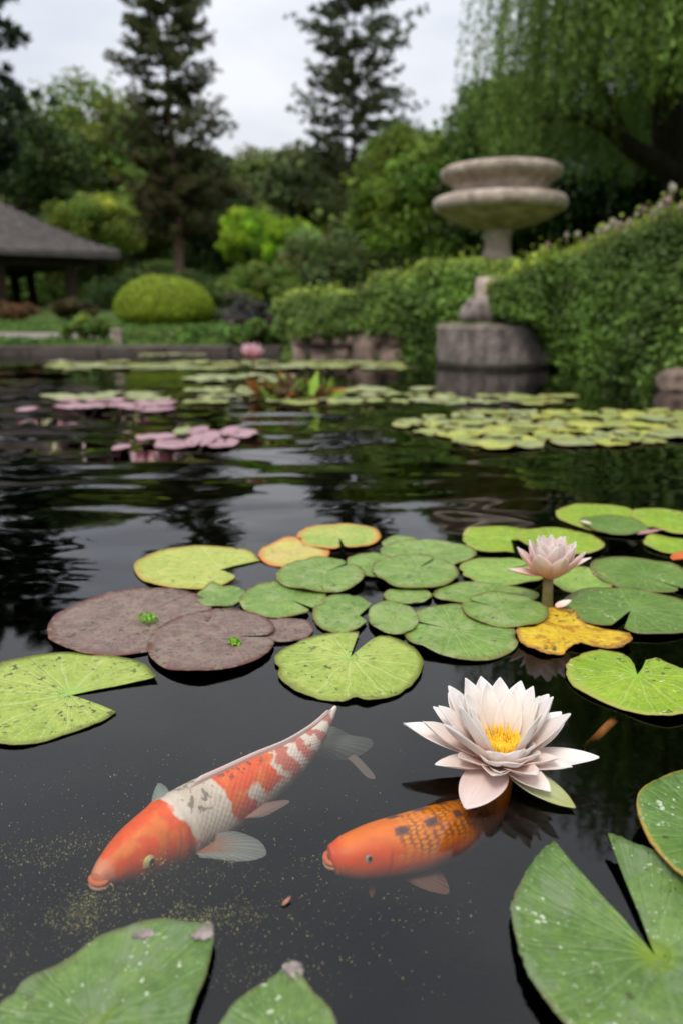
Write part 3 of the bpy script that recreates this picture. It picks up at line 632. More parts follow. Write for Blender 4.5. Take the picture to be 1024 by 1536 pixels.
# open flower. root on the water under the flower
fl = empty('water_lily_flower', at(748, 1158), 'wide open pale pink water lily with golden stamens, nearest the camera between the koi', 'flower', 'water lily flowers')
def D(a): return R(a)
Z0 = .016
def ring(n, a0, elev, ln, wd, bend, cup, cols, jit=.0, z0=Z0, base=.012, skip=(), jl=.06, tip=1.0):
    for k in range(n):
        if k in skip: continue
        s = 10 * elev + k * 1.37
        petal(fl, D(a0 + 360 * k / n) + random.uniform(-jit, jit), elev + random.uniform(-.06, .06), ln * random.uniform(1 - jl, 1 + jl), wd * random.uniform(.93, 1.07), bend, cup, base, z0, cols, seed=s, twist=random.uniform(-.2, .2), tip=tip)
# outermost, hand placed: (azimuth deg, elevation, length, width)
for az, el, ln, wd, bend, z0, cols, lb in [
    (162, .22, .086, .032, .05, .014, PINK, None),      # far left
    (200, .16, .060, .024, .12, .012, PINK, None),
    (-104, .26, .032, .021, .35, .014, WHITE, None),    # little one in front
    (-58, .03, .052, .028, .10, .013, PINK, None),
    (-8, .13, .080, .031, .06, .012, WHITE, None),      # far right
    (-24, .16, .056, .025, .10, .013, PINK, None),
    (28, .34, .070, .030, .15, .016, WHITE, None),
    (150, .42, .068, .028, .25, .016, WHITE, None)]:
    petal(fl, D(az), el, ln, wd, bend, .38, .010, z0, cols, seed=az * .1)
petal(fl, D(-125), -.13, .066, .040, .09, .16, .008, .012, ((.86, .56, .48), (.90, .72, .66), (.88, .74, .70)), seed=3.3, label='broad rosy petal lying on the water')
petal(fl, D(-46), -.15, .071, .032, .12, .14, .008, .011, ((.72, .70, .50), (.62, .66, .40), (.46, .48, .18)), seed=4.4, name='sepal', label='pale green sepal lying on the water')
def front(a): a = (a + 180) % 360 - 180; return -150 < a < -30
def ring2(n, a0, elev, ln, wd, bend, cup, cols, z0, base, fk, fe):
    for k in range(n):
        a = a0 + 360 * k / n + random.uniform(-4, 4); fr = front(a)
        if fr and not fk: continue
        petal(fl, D(a), elev + random.uniform(-.05, .05) - (fe if fr else 0), ln * random.uniform(.94, 1.06) * (fk if fr else 1), wd * random.uniform(.94, 1.06) * (.9 if fr else 1), bend, cup, base + (.003 if fr else 0), z0, cols, seed=10 * elev + k * 1.37, twist=random.uniform(-.15, .15))
ring2(9, 12, .42, .068, .030, .32, .40, PINK, .016, .011, .66, .12)
ring2(10, 28, .70, .069, .030, .26, .44, WHITE, .018, .012, .5, .16)
ring2(9, 46, .96, .067, .029, .20, .48, WHITE, .019, .0135, .42, .06)
ring2(8, 60, 1.14, .058, .025, .14, .52, INNER, .020, .0150, 0, .05)
def stamens(root, n, r0, r1, h0, h1, z0, mat, th=.0009):
    b = MB()
    for k in range(n):
        q = math.sqrt(random.random()); r = r0 + (r1 - r0) * q; a = random.uniform(0, 6.283); h = h0 + (h1 - h0) * q ** 2 * random.uniform(.75, 1.15)
        lean = (.25 - 1.0 * (1 - q)) if q > .75 else -.4 * random.random()
        P = []
        for i in range(5):
            t = i / 4; rr = r + lean * h * .35 * t + .0012 * math.sin(3 * t + k); P.append((rr * math.cos(a + .2 * t), rr * math.sin(a + .2 * t), z0 + h * t))
        b.tube(P, [th, th * 1.1, th * 1.15, th * 1.2, th * .6], 5)
    o = b.build('stamens', mat, root); o['kind'] = 'stuff'; return o
STAM = noise_mat('stamen_gold', (.80, .42, .012), (.90, .62, .06), 300, .5, .1)
stamens(fl, 260, .003, .0165, .004, .022, .021, STAM)
mesh_obj('flower_disc', *lathe([(.0005, .012), (.013, .014), (.016, .020), (.013, .0265), (.004, .0285), (.0005, .0286)], 32), STAM, fl)
tb_ = tube([(0, 0, .016), (.001, .003, 0), (.004, .04, -.04), (.006, .16, -.14)], .0045, 10); mesh_obj('stalk', *tb_, M['stalk'], fl)

# second flower, raised on a stalk
c2 = at(820, 910); f2 = empty('water_lily_flower', c2, 'half open pink water lily raised on a thick stalk above the green pads', 'flower', 'water lily flowers')
s2 = 1 / ppm(c2)
hz2 = 44 * s2 / math.cos(R(20))
mesh_obj('stalk', *tube([(0, 0, -.06), (0, 0, 0), (-.001, 0, hz2 * .5), (-.002, .0, hz2 + .004)], [.0085, .0085, .0075, .0072], 14), M['stalk'], f2)
fl = f2
P2 = ((.88, .34, .28), (.92, .56, .50), (.94, .78, .74)); P3 = ((.92, .50, .40), (.94, .70, .63), (.95, .84, .80))
ring(7, 20, .62, .060, .032, .62, .55, P2, .12, z0=hz2, base=.006)
ring(7, 5, 1.05, .058, .028, .32, .55, P3, .12, z0=hz2 + .002, base=.009)
ring(7, 30, 1.2, .058, .025, .18, .5, P3, .12, z0=hz2 + .003, base=.009)
ring(6, 10, 1.32, .052, .022, .06, .5, P3, .1, z0=hz2 + .004, base=.007)
petal(f2, D(172), .05, .056, .022, .25, .4, .006, hz2 + .002, P2, seed=2.2); petal(f2, D(2), .45, .060, .022, .1, .4, .006, hz2 + .002, P2, seed=5.2)
stamens(f2, 60, .002, .009, .01, .02, hz2 + .004, STAM)
# far flower
c3 = at(380, 556); f3 = empty('water_lily_flower', c3, 'small pink water lily standing far out near the opposite bank', 'flower', 'water lily flowers'); fl = f3
mesh_obj('stalk', *tube([(0, 0, -.05), (0, 0, .05), (0, 0, .10)], .011, 8), M['stalk'], f3)
PF = ((.92, .34, .38), (.94, .48, .52), (.95, .68, .72))
ring(7, 0, .6, .12, .06, .75, .5, PF, .1, z0=.08, base=.02); ring(6, 25, 1.0, .12, .055, .4, .5, PF, .1, z0=.085, base=.02); ring(5, 10, 1.25, .12, .05, .2, .5, PF, .1, z0=.09, base=.015)
# loose petals and leaves
def loose(name, label, cat, c, az, ln, wd, cols, z=.008, mat=None, elev=.12, bend=.3):
    o = petal(None, D(az), elev, ln, wd, bend, .4, 0, 0, cols, name=name, seed=az * .3); o.location = at(*c, z); return tag(o, label, cat)
loose('fallen_petal', 'curled pale pink petal fallen at the foot of the raised flower stalk', 'petal', (834, 911), 10, .024, .017, PINK, .012, elev=.3)
loose('fallen_petal', 'white petal fallen on the dark pad at the right side', 'petal', (886, 786), 170, .022, .012, WHITE, .013)
loose('fallen_leaf', 'pinkish leaf lying beside the bright pads at the right side', 'leaf', (955, 801), -5, .05, .018, ((.45, .25, .22), (.5, .28, .27), (.45, .25, .24)), .006)
loose('fallen_leaf', 'orange-red leaf floating at the right photo edge below the small pad', 'leaf', (1008, 839), 12, .05, .028, ((.62, .14, .03), (.7, .17, .04), (.6, .12, .03)), .012)
loose('fallen_leaf', 'tiny orange leaf scrap adrift in the open water below the koi', 'leaf', (424, 1358), 50, .009, .003, ((.30, .14, .08), (.5, .24, .16), (.45, .2, .12)), .001)
# sprigs on the purple pads
def sprig(c, n, r, label):
    p = at(*c, .006); ang = rng.uniform(0, 6.28, n); rr = r * np.sqrt(rng.random(n))
    C = np.stack([p[0] + rr * np.cos(ang), p[1] + rr * .9 * np.sin(ang), p[2] + .001 + .007 * rng.random(n)], 1)
    cols = np.array([.12, .26, .02]) * rng.uniform(.6, 1.5, (n, 1))
    v, f, k = leaf_arrays(C, rng.uniform(.005, .010, n), .0035, cols, flat=.6)
    o = mesh_obj('green_sprig', v - np.array(p), f, M['leaf'], None, p, col=k); tag(o, label, 'sprout')
sprig((222, 931), 70, .013, 'tuft of small bright green leaves sprouting on the large purple pad'); sprig((352, 967), 50, .009, 'smaller tuft of green leaves sprouting on the slit purple pad')

# ------------------------------------------------------------------ koi
def koi_mat(name, scales, s0):
    m, nt, o = mat_new(name)
    a = N(nt, 'ShaderNodeAttribute', attribute_name='Col'); tc = N(nt, 'ShaderNodeTexCoord')
    mp = N(nt, 'ShaderNodeMapping'); mp.inputs['Scale'].default_value = (scales, scales * .62, 1); mp.inputs['Rotation'].default_value = (0, 0, R(45)); L(nt, tc.outputs['UV'], mp.inputs['Vector'])
    vo = N(nt, 'ShaderNodeTexVoronoi', inp={'Scale': 1.0, 'Randomness': .12}); L(nt, mp.outputs[0], vo.inputs['Vector'])
    sp = N(nt, 'ShaderNodeSeparateXYZ'); L(nt, tc.outputs['UV'], sp.inputs[0])
    mr = N(nt, 'ShaderNodeMapRange', interpolation_type='SMOOTHSTEP', inp={'From Min': s0, 'From Max': s0 + .08}); L(nt, sp.outputs['X'], mr.inputs['Value'])
    h = N(nt, 'ShaderNodeMath', operation='MULTIPLY'); L(nt, vo.outputs['Distance'], h.inputs[0]); L(nt, mr.outputs[0], h.inputs[1])
    b = N(nt, 'ShaderNodeBump', inp={'Strength': .35, 'Distance': .002}); b.invert = True; L(nt, h.outputs[0], b.inputs['Height'])
    p = N(nt, 'ShaderNodeBsdfPrincipled', inp={'Roughness': .45, 'Specular IOR Level': .3}); L(nt, a.outputs['Color'], p.inputs['Base Color']); L(nt, b.outputs[0], p.inputs['Normal'])
    L(nt, p.outputs[0], o.inputs['Surface']); return m
def fin_mat():
    m, nt, o = mat_new('koi_fin')
    a = N(nt, 'ShaderNodeAttribute', attribute_name='Col'); tc = N(nt, 'ShaderNodeTexCoord'); sp = N(nt, 'ShaderNodeSeparateXYZ'); L(nt, tc.outputs['UV'], sp.inputs[0])
    fr = N(nt, 'ShaderNodeMath', operation='MULTIPLY', inp={1: 16.0}); L(nt, sp.outputs['X'], fr.inputs[0])
    f2_ = N(nt, 'ShaderNodeMath', operation='PINGPONG', inp={1: .5}); L(nt, fr.outputs[0], f2_.inputs[0])
    mr = N(nt, 'ShaderNodeMapRange', inp={'From Min': 0, 'From Max': .5, 'To Min': .72, 'To Max': 1.05}); L(nt, f2_.outputs[0], mr.inputs['Value'])
    sc = N(nt, 'ShaderNodeVectorMath', operation='SCALE'); L(nt, a.outputs['Color'], sc.inputs[0]); L(nt, mr.outputs[0], sc.inputs['Scale'])
    p = N(nt, 'ShaderNodeBsdfPrincipled', inp={'Roughness': .5, 'Specular IOR Level': .2}); L(nt, sc.outputs[0], p.inputs['Base Color'])
    t = N(nt, 'ShaderNodeBsdfTranslucent'); L(nt, sc.outputs[0], t.inputs['Color']); mx = N(nt, 'ShaderNodeMixShader'); mx.inputs[0].default_value = .35
    tp = N(nt, 'ShaderNodeBsdfTransparent'); mx2 = N(nt, 'ShaderNodeMixShader')
    al = N(nt, 'ShaderNodeMapRange', inp={'From Min': .2, 'From Max': 1.0, 'To Min': .95, 'To Max': .72}); L(nt, sp.outputs['Y'], al.inputs['Value'])
    L(nt, p.outputs[0], mx.inputs[1]); L(nt, t.outputs[0], mx.inputs[2]); L(nt, al.outputs[0], mx2.inputs[0]); L(nt, tp.outputs[0], mx2.inputs[1]); L(nt, mx.outputs[0], mx2.inputs[2])
    L(nt, mx2.outputs[0], o.inputs['Surface']); return m
FIN = fin_mat()
NS, NT = 380, 150
class Koi:
    def __init__(s, label, spine, zs, colf, mat):
        s.iris = EYE_IRIS
        # spine rows: (px, py, r_px)
        pts = [at(x, y, z) for (x, y, r), z in zip(spine, zs)]
        rad = [r / ppm(p) for (x, y, r), p in zip(spine, pts)]
        A = catmull([(*p, r) for p, r in zip(pts, rad)], NS)
        s.P = A[:, :3]; s.r = np.maximum(A[:, 3], .0008)
        T = np.gradient(s.P, axis=0); s.T = T / np.linalg.norm(T, axis=1)[:, None]
        up = np.array([0, 0, 1.]); s.S = np.cross(up, -s.T); s.S /= np.linalg.norm(s.S, axis=1)[:, None]   # fish's left (forward = -T)
        s.U = np.cross(-s.T, s.S)
        arc = np.concatenate([[0], np.cumsum(np.linalg.norm(np.diff(s.P, axis=0), axis=1))]); s.arc = arc / arc[-1]; s.len = arc[-1]
        s.base = Vector(s.P[NS // 3]); s.root = empty('koi', s.base, label, 'fish', 'koi in the pond')
        V = []; C = []; UV = []; nk = s.nk = len(spine) - 1
        for i in range(NS):
            for j in range(NT):
                th = 2 * math.pi * j / NT
                V.append(s.surf(i, th) - np.array(s.base)); C.append(colf(i / (NS - 1) * nk, th, s.arc[i])); UV.append((s.arc[i], j / NT))
        F = []
        for i in range(NS - 1):
            for j in range(NT): a = i * NT + j; b_ = i * NT + (j + 1) % NT; F.append((a, b_, b_ + NT, a + NT))
        F.append(tuple(range(NT - 1, -1, -1))); F.append(tuple((NS - 1) * NT + j for j in range(NT)))
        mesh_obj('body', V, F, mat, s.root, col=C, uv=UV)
    def surf(s, i, th, k=1.0):
        ht, wd = 1.06, .98
        c, sn = math.cos(th), math.sin(th)
        t = s.arc[i]
        # head: flatter on top, brow swelling, gill cover ridge
        m = 1.0
        if t < .3: m += .035 * math.exp(-((t - .25) / .02) ** 2) * (1 if sn < .75 else .2) - .03 * math.exp(-((t - .285) / .015) ** 2)
        if t < .12 and sn > 0: m -= .06 * sn * (1 - t / .12)
        return s.P[i] + s.r[i] * k * m * (c * wd * s.S[i] + sn * ht * s.U[i])
    def idx(s, t): return int(np.argmin(abs(s.arc - t)))
    def eye(s, u, th, r):
        i = int(u / s.nk * (NS - 1)); p = s.surf(i, th, .97); n = p - s.P[i]; n /= np.linalg.norm(n)
        p = p - n * r * .35
        def ball(rad, cen, squash=1.0, seg=20):
            V = []; F = []; a = n; b1 = np.cross(a, s.T[i]); b1 /= np.linalg.norm(b1); b2 = np.cross(a, b1)
            rows = 10
            for q in range(rows + 1):
                ph = math.pi * q / rows
                for j in range(seg):
                    l = 2 * math.pi * j / seg
                    V.append(cen + rad * (math.cos(ph) * squash * a + math.sin(ph) * (math.cos(l) * b1 + math.sin(l) * b2)) - np.array(s.base))
            for q in range(rows):
                for j in range(seg): k = q * seg + j; k2 = q * seg + (j + 1) % seg; F.append((k, k + seg, k2 + seg, k2))
            return V, F
        e = mesh_obj('eye', *ball(r, p, .62), s.iris, s.root)
        mesh_obj('pupil', *ball(r * .5, p + n * r * .42, .5), EYE_PUPIL, e)
    def fin(s, name, ra, rb, tips, zr, zt, cols, n=26, m=12, wav=.0015):
        """ra, rb root pixels, tips pixels: outline of the free edge"""
        A = np.array(at(*ra, zr)); B = np.array(at(*rb, zr)); E = catmull([at(*p, z) for p, z in zip(tips, zt)], n)
        V = []; C = []; UV = []; F = []
        for i in range(n):
            f = i / (n - 1); root = A + (B - A) * f
            for j in range(m):
                t = j / (m - 1); p = root + (E[i] - root) * t
                p = p + np.array([0, 0, wav * math.sin(f * 22) * t * .4 + wav * 2 * math.sin(t * 2.6)])
                V.append(p - np.array(s.base)); UV.append((f, t))
                c = np.array(cols[0]) + (np.array(cols[1]) - np.array(cols[0])) * min(1, t * 1.5 + .18 * mnoise.noise((f * 7, t * 3, 1)))
                C.append(np.clip(c, 0, 1))
        for i in range(n - 1):
            for j in range(m - 1): a = i * m + j; F.append((a, a + 1, a + m + 1, a + m))
        return mesh_obj(name, V, F, FIN, s.root, col=C, uv=UV)
    def dorsal(s, t0, t1, h, cols, lean=0.0, n=60):
        V = []; C = []; UV = []; F = []; m = 6; i0, i1 = s.idx(t0), s.idx(t1)
        ids = np.linspace(i0, i1, n).astype(int)
        for a, i in enumerate(ids):
            f = a / (n - 1); hh = h * min(1, f / .12) * (1 - .45 * f) * (1 if f < .96 else (1 - f) / .04)
            p0 = s.surf(i, math.pi / 2, .96)
            for j in range(m):
                t = j / (m - 1); V.append(p0 + s.U[i] * hh * t + s.S[i] * lean * hh * t - np.array(s.base)); UV.append((.03, t)); C.append(np.array(cols[0]) * (1 - t) + np.array(cols[1]) * t)
        for i in range(n - 1):
            for j in range(m - 1): a = i * m + j; F.append((a, a + 1, a + m + 1, a + m))
        o = mesh_obj('dorsal_fin', V, F, FIN, s.root, col=C, uv=UV); so = o.modifiers.new('t', 'SOLIDIFY'); so.thickness = .0012; so.offset = 0
    def mouth(s, k_, cl):
        i = s.idx(.045); p = s.P[4]; T = s.T[4]; S = s.S[4]; U = s.U[4]; r = s.r[i] * .72 * k_
        for nm, sgn, cc, rad in (('upper_lip', 1, 0, .26), ('lower_lip', -1, 0, .25)):
            Q = []
            for k in range(13):
                a = math.pi * (k / 12 - .5) * 1.05; Q.append(p + S * r * .82 * math.sin(a) - T * r * (.62 * math.cos(a) - .25) + U * (sgn * r * .20 - r * .3))
            V, F = tube(Q, [r * rad * (.55 + .45 * math.sin(math.pi * k / 12)) for k in range(13)], 10)
            mesh_obj(nm, np.array(V) - np.array(s.base), F, M['lip'] if sgn < 0 else M['lipu'], s.root)
        for sd_ in (-1, 1):
            a0 = p + S * r * sd_ * .8 - U * r * .35 + T * r * .4
            V, F = tube([a0, a0 + S * sd_ * r * .35 - U * r * .2, a0 + S * sd_ * r * .5 - U * r * .5 - T * r * .1], [r * .09, r * .06, r * .02], 6)
            mesh_obj('barbel', np.array(V) - np.array(s.base), F, M['lip'], s.root)
EYE_IRIS = noise_mat('koi_iris', (.72, .54, .16), (.85, .72, .34), 400, .25, .05)
EYE_PUPIL = noise_mat('koi_pupil', (.006, .006, .006), (.012, .011, .01), 300, .12, .0)
M['lip'] = noise_mat('koi_lip', (.72, .36, .20), (.80, .46, .30), 120, .5, .1)
M['lipu'] = noise_mat('koi_lip_upper', (.74, .16, .05), (.80, .24, .10), 120, .5, .1)
mixv = lambda a, b, f: np.array(a) * (1 - f) + np.array(b) * f
def sst(a, b, x): return float(ss(a, b, x))
def nz(x, y, z=0.): return mnoise.fractal((x, y, z), 1.0, 2.0, 4)
ORA, REDO, WHT, BLK = (.92, .105, .008), (.74, .07, .014), (.84, .70, .58), (.03, .022, .02)
def band(u, a, b_, w_=.06): return sst(a - w_, a + w_, u) * sst(b_ + w_, b_ - w_, u)
def col1(u, th, t):
    u -= 1.0
    up = math.sin(th)
    x = t * 13; y = (th if th < math.pi * 1.5 else th - 2 * math.pi) * 1.0
    n1 = nz(x * .9, y * .9, 3); n3 = nz(x * 2.6, y * 2.6, 9); n5 = nz(x * 7, y * 7, 5)
    c = np.array(WHT) * (1 + .09 * n3 + .05 * n5) * np.array([1, 1 - .03 * n1, 1 - .05 * n1])
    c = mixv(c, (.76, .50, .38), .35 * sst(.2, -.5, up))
    uu = u + .22 * n1 + .12 * n3 + .04 * n5
    o = mixv(ORA, (.90, .20, .02), sst(-.1, .5, nz(x * 1.4, y * 1.4, 1))); o = o * (1 + .14 * n3 + .08 * n5)
    lo = mixv(o, (.74, .25, .15), sst(.05, -.7, up) * .75)
    # hood, with a tongue running back along the cheek
    c = mixv(c, lo, sst(4.02, 3.86, uu + .25 * sst(.3, .95, up) - .35 * math.exp(-((up - .05) / .3) ** 2)))
    # saddle: solid along the back, a broad drip in front, a shorter one behind
    sad = band(uu, 5.75, 7.45) * sst(.45, .62, up + .15 * n1)
    d1 = band(uu + .25 * (up - .3), 5.8, 6.35) * sst(-.75, -.5, up + .1 * n3)
    d2 = band(uu + .3 * (up - .3), 6.75, 7.5) * sst(-.05, .2, up + .2 * n3)
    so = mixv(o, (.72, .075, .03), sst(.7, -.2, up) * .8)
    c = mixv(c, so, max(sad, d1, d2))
    bd = max(band(uu + .2 * up, 7.75, 8.12, .05), band(uu + .2 * up, 8.45, 8.78, .05), band(uu + .2 * up, 9.15, 9.45, .05), band(uu, 9.85, 10.3, .05))
    c = mixv(c, mixv((.64, .11, .06), (.50, .13, .11), sst(8, 10, u)) * (1 + .15 * n5), bd * .9 * sst(-.95, -.6, up))
    # dark flecks on the nape and along the saddle
    f1 = sst(.10, .26, nz(x * 3.2, y * 3.2, 21)) * sst(.25, .12, abs(up - .84) + .1 * n3) * band(u, 4.15, 5.45, .2)
    f2_ = sst(.14, .3, nz(x * 3.6, y * 3.6, 27)) * sst(.9, .95, up) * band(u, 5.8, 7.2, .2) * .8
    c = mixv(c, BLK, max(f1, f2_) * .85); c = mixv(c, (.46, .36, .26), .4 * band(u, 4.1, 5.5, .3) * sst(.55, .9, up + .3 * n3))
    # soft irregular net of scales behind the head; gill slit; nostril
    row = math.floor(t * 84); fx = t * 84 - row; fy = (th * 7.0 + .5 * (row % 2)) % 1.0
    c = c * (1 - .09 * sst(4.1, 4.6, u) * (1 + n3) * sst(.30, .5, math.hypot(fx - .4, fy - .5)))
    c = mixv(c, (.42, .10, .05), .6 * math.exp(-((u - 3.42 - .22 * up) / .06) ** 2) * sst(.8, .4, up) * sst(-.95, -.6, up))
    c = mixv(c, (.80, .34, .20), .7 * sst(.75, .2, u + .3 * n3))
    return np.clip(c, 0, 1)
def col2(u, th, t):
    up = math.sin(th); x = t * 13; y = (th if th < math.pi * 1.5 else th - 2 * math.pi)
    n3 = nz(x * 2.2, y * 2.2, 4); n1 = nz(x * .8, y * .8, 8); n5 = nz(x * 7, y * 7, 5)
    c = mixv((.92, .10, .006), (.95, .20, .006), sst(.35, .95, up + .2 * n1) * sst(1.0, 2.5, u))
    c = c * (1 + .14 * n3 + .06 * n5)
    c = mixv(c, (.84, .10, .03), sst(1.6, .6, u + .4 * n3) * .8)
    c = mixv(c, (.72, .20, .12), sst(.15, -.6, up + .2 * n1) * .8)
    c = mixv(c, (.44, .06, .02), .55 * math.exp(-((u - 4.12 - .25 * up) / .07) ** 2) * sst(.8, .4, up))
    body = sst(4.35, 4.75, u + .25 * n3 + .1 * n1)
    row = math.floor(t * 76); fx = t * 76 - row; fy = (th * 6.5 + .5 * (row % 2) + .35 * n3 + .13 * math.sin(row * 7.3)) % 1.0; fx = min(1, max(0, fx + .25 * n5 + .12 * math.sin(th * 9)))
    r_ = math.hypot((fx - .40) * 1.05, (fy - .5) * .95) + .06 * n5
    edge = sst(.33, .46, r_); upz = sst(-.15, .35, up + .2 * n3)
    c = mixv(c, (.95, .36, .02), body * upz * (.75 + .25 * n3) * sst(.55, .2, r_))
    c = mixv(c, (.88, .24, .012), body * upz * .35)
    c = mixv(c, (.08, .03, .012), body * sst(.2, .62, up + .3 * n3) * edge * sst(-.3, .3, n3 + .15) * .62)
    dk = sst(.80, .88, up) * sst(.985, .95, up) * sst(.25, .5, math.sin(t * 120) + .4 * n3) * sst(4.3, 4.6, u)
    c = mixv(c, (.03, .025, .05), dk * .85)
    c = mixv(c, (.70, .44, .34), sst(-.1, -.55, up) * body * .7)
    return np.clip(c, 0, 1)
sp1 = [(146, 1320, 12), (153, 1313, 18), (167, 1302, 26), (193, 1285, 37), (226, 1265, 45), (262, 1244, 50), (300, 1222, 49), (340, 1199, 45), (385, 1171, 38), (430, 1143, 29), (465, 1112, 19), (488, 1084, 10), (503, 1061, 3)]
z1 = [-.028, -.028, -.029, -.032, -.034, -.0355, -.0355, -.033, -.029, -.024, -.016, -.008, -.002]
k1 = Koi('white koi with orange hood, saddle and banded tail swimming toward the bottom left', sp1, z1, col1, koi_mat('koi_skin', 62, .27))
k1.eye(3.3, .08, .0076); k1.eye(3.3, math.pi - .08, .0076); k1.mouth(1.0, None)
k1.dorsal(.33, .97, .0075, ((.74, .50, .42), (.85, .74, .70)), lean=-.35)
FW = ((.70, .22, .12), (.62, .66, .58))
k1.fin('pectoral_fin', (292, 1281), (322, 1262), [(300, 1289), (345, 1293), (385, 1292), (400, 1281), (388, 1263), (360, 1250), (330, 1250)], -.040, [-.043, -.046, -.048, -.05, -.05, -.048, -.043], FW)
k1.fin('pectoral_fin', (238, 1212), (262, 1197), [(228, 1214), (229, 1195), (238, 1176), (248, 1180), (256, 1190), (264, 1195)], -.02, [-.022, -.02, -.018, -.02, -.02, -.02], ((.55, .60, .50), (.50, .58, .50)), wav=.0006)
k1.fin('pelvic_fin', (366, 1228), (392, 1208), [(370, 1229), (400, 1224), (434, 1204), (420, 1201), (396, 1206)], -.035, [-.037, -.042, -.045, -.043, -.037], ((.72, .36, .28), (.68, .42, .36)), wav=.0006)
k1.fin('tail_fin', (482, 1098), (470, 1126), [(500, 1092), (525, 1104), (552, 1110), (559, 1119), (540, 1136), (505, 1142), (476, 1136)], -.03, [-.04, -.055, -.065, -.07, -.07, -.062, -.05], ((.55, .50, .38), (.52, .55, .44)), wav=.002)
k1.fin('anal_fin', (520, 1138), (530, 1132), [(528, 1144), (550, 1166), (562, 1168), (556, 1156), (535, 1134)], -.06, [-.06, -.06, -.06, -.06, -.06], ((.55, .38, .30), (.5, .38, .32)), wav=.0004)
sp2 = [(494, 1286, 15), (499, 1285, 20), (512, 1284, 28), (536, 1281, 35), (566, 1275, 39.5), (605, 1267, 41.5), (645, 1255, 41), (682, 1242, 37), (714, 1226, 30), (738, 1206, 22), (752, 1184, 15), (760, 1163, 9), (763, 1148, 5)]
z2 = [-.028, -.028, -.029, -.031, -.033, -.034, -.036, -.046, -.070, -.105, -.145, -.18, -.20]
k2 = Koi('orange koi with gold netted scales on its back, gliding under the open flower', sp2, z2, col2, koi_mat('koi_skin_gold', 56, .32))
k2.iris = noise_mat('koi_iris_grey', (.24, .20, .16), (.40, .34, .26), 300, .3, .05)
k2.eye(3.15, .42, .0046); k2.eye(3.15, math.pi - .42, .0046)
k2.dorsal(.36, .85, .006, ((.80, .10, .03), (.74, .16, .08)), lean=-.3)
k2.fin('pectoral_fin', (590, 1306), (612, 1300), [(590, 1308), (612, 1324), (645, 1340), (672, 1342), (668, 1322), (655, 1304), (630, 1297)], -.055, [-.056, -.062, -.068, -.072, -.07, -.066, -.058], ((.72, .16, .07), (.62, .30, .22)))
k2.fin('pectoral_fin', (552, 1308), (562, 1308), [(550, 1312), (552, 1335), (557, 1347), (563, 1335), (564, 1312)], -.06, [-.062, -.068, -.07, -.068, -.062], ((.6, .16, .08), (.5, .2, .12)), wav=.0004)
k2.fin('tail_fin', (760, 1152), (772, 1154), [(735, 1140), (730, 1118), (748, 1110), (766, 1126), (785, 1108), (802, 1116), (796, 1140)], -.20, [-.21] * 7, ((.72, .2, .08), (.6, .3, .2)))
k2.mouth(.7, None)

# submerged stem at the right
o = mesh_obj('twig', np.array(tube(catmull([at(935, 1070, -.02), at(912, 1088, -.03), at(893, 1108, -.05), at(880, 1120, -.1)], 14), [.0048] * 14, 10)[0]), tube(catmull([at(935, 1070, -.02), at(912, 1088, -.03), at(893, 1108, -.05), at(880, 1120, -.1)], 14), [.0048] * 14, 10)[1], noise_mat('rusty_stem', (.5, .16, .04), (.62, .24, .07), 60, .6, .2))
tag(o, 'rusty orange sunken twig slanting below the lime heart-shaped pad', 'twig')
# algae specks just under the surface
n = 14000; X = rng.uniform(-40, 720, n * 6); Y = rng.uniform(1120, 1500, n * 6); keep = []
for i in range(n * 6):
    d_ = mnoise.noise((X[i] * .011, Y[i] * .02, 3)) + .6 * mnoise.noise((X[i] * .035, Y[i] * .05, 8))
    g = math.exp(-((X[i] - 210) / 210) ** 2 - ((Y[i] - 1350) / 110) ** 2) * 1.2 + .03
    if rng.random() < g * max(0.10, d_ + .10): keep.append(i)
    if len(keep) >= n: break
C = np.array([at(X[i], Y[i], -.022 - .03 * rng.random() ** 1.5) for i in keep])
cols = np.array([.42, .40, .14]) * rng.uniform(.45, 1.25, (len(C), 1)) * (1 + .15 * rng.normal(size=(len(C), 3)))
v, f, k = leaf_arrays(C, rng.uniform(.0005, .0016, len(C)) * rng.choice([.6, .8, 1, 1.9], len(C)), rng.uniform(.0005, .0012, len(C)), np.clip(cols, .02, 1), flat=.5)
tag(mesh_obj('algae_specks', v, f, M['leaf'], col=k), 'yellow-green algae specks drifting below the surface around the koi', 'algae', kind='stuff')

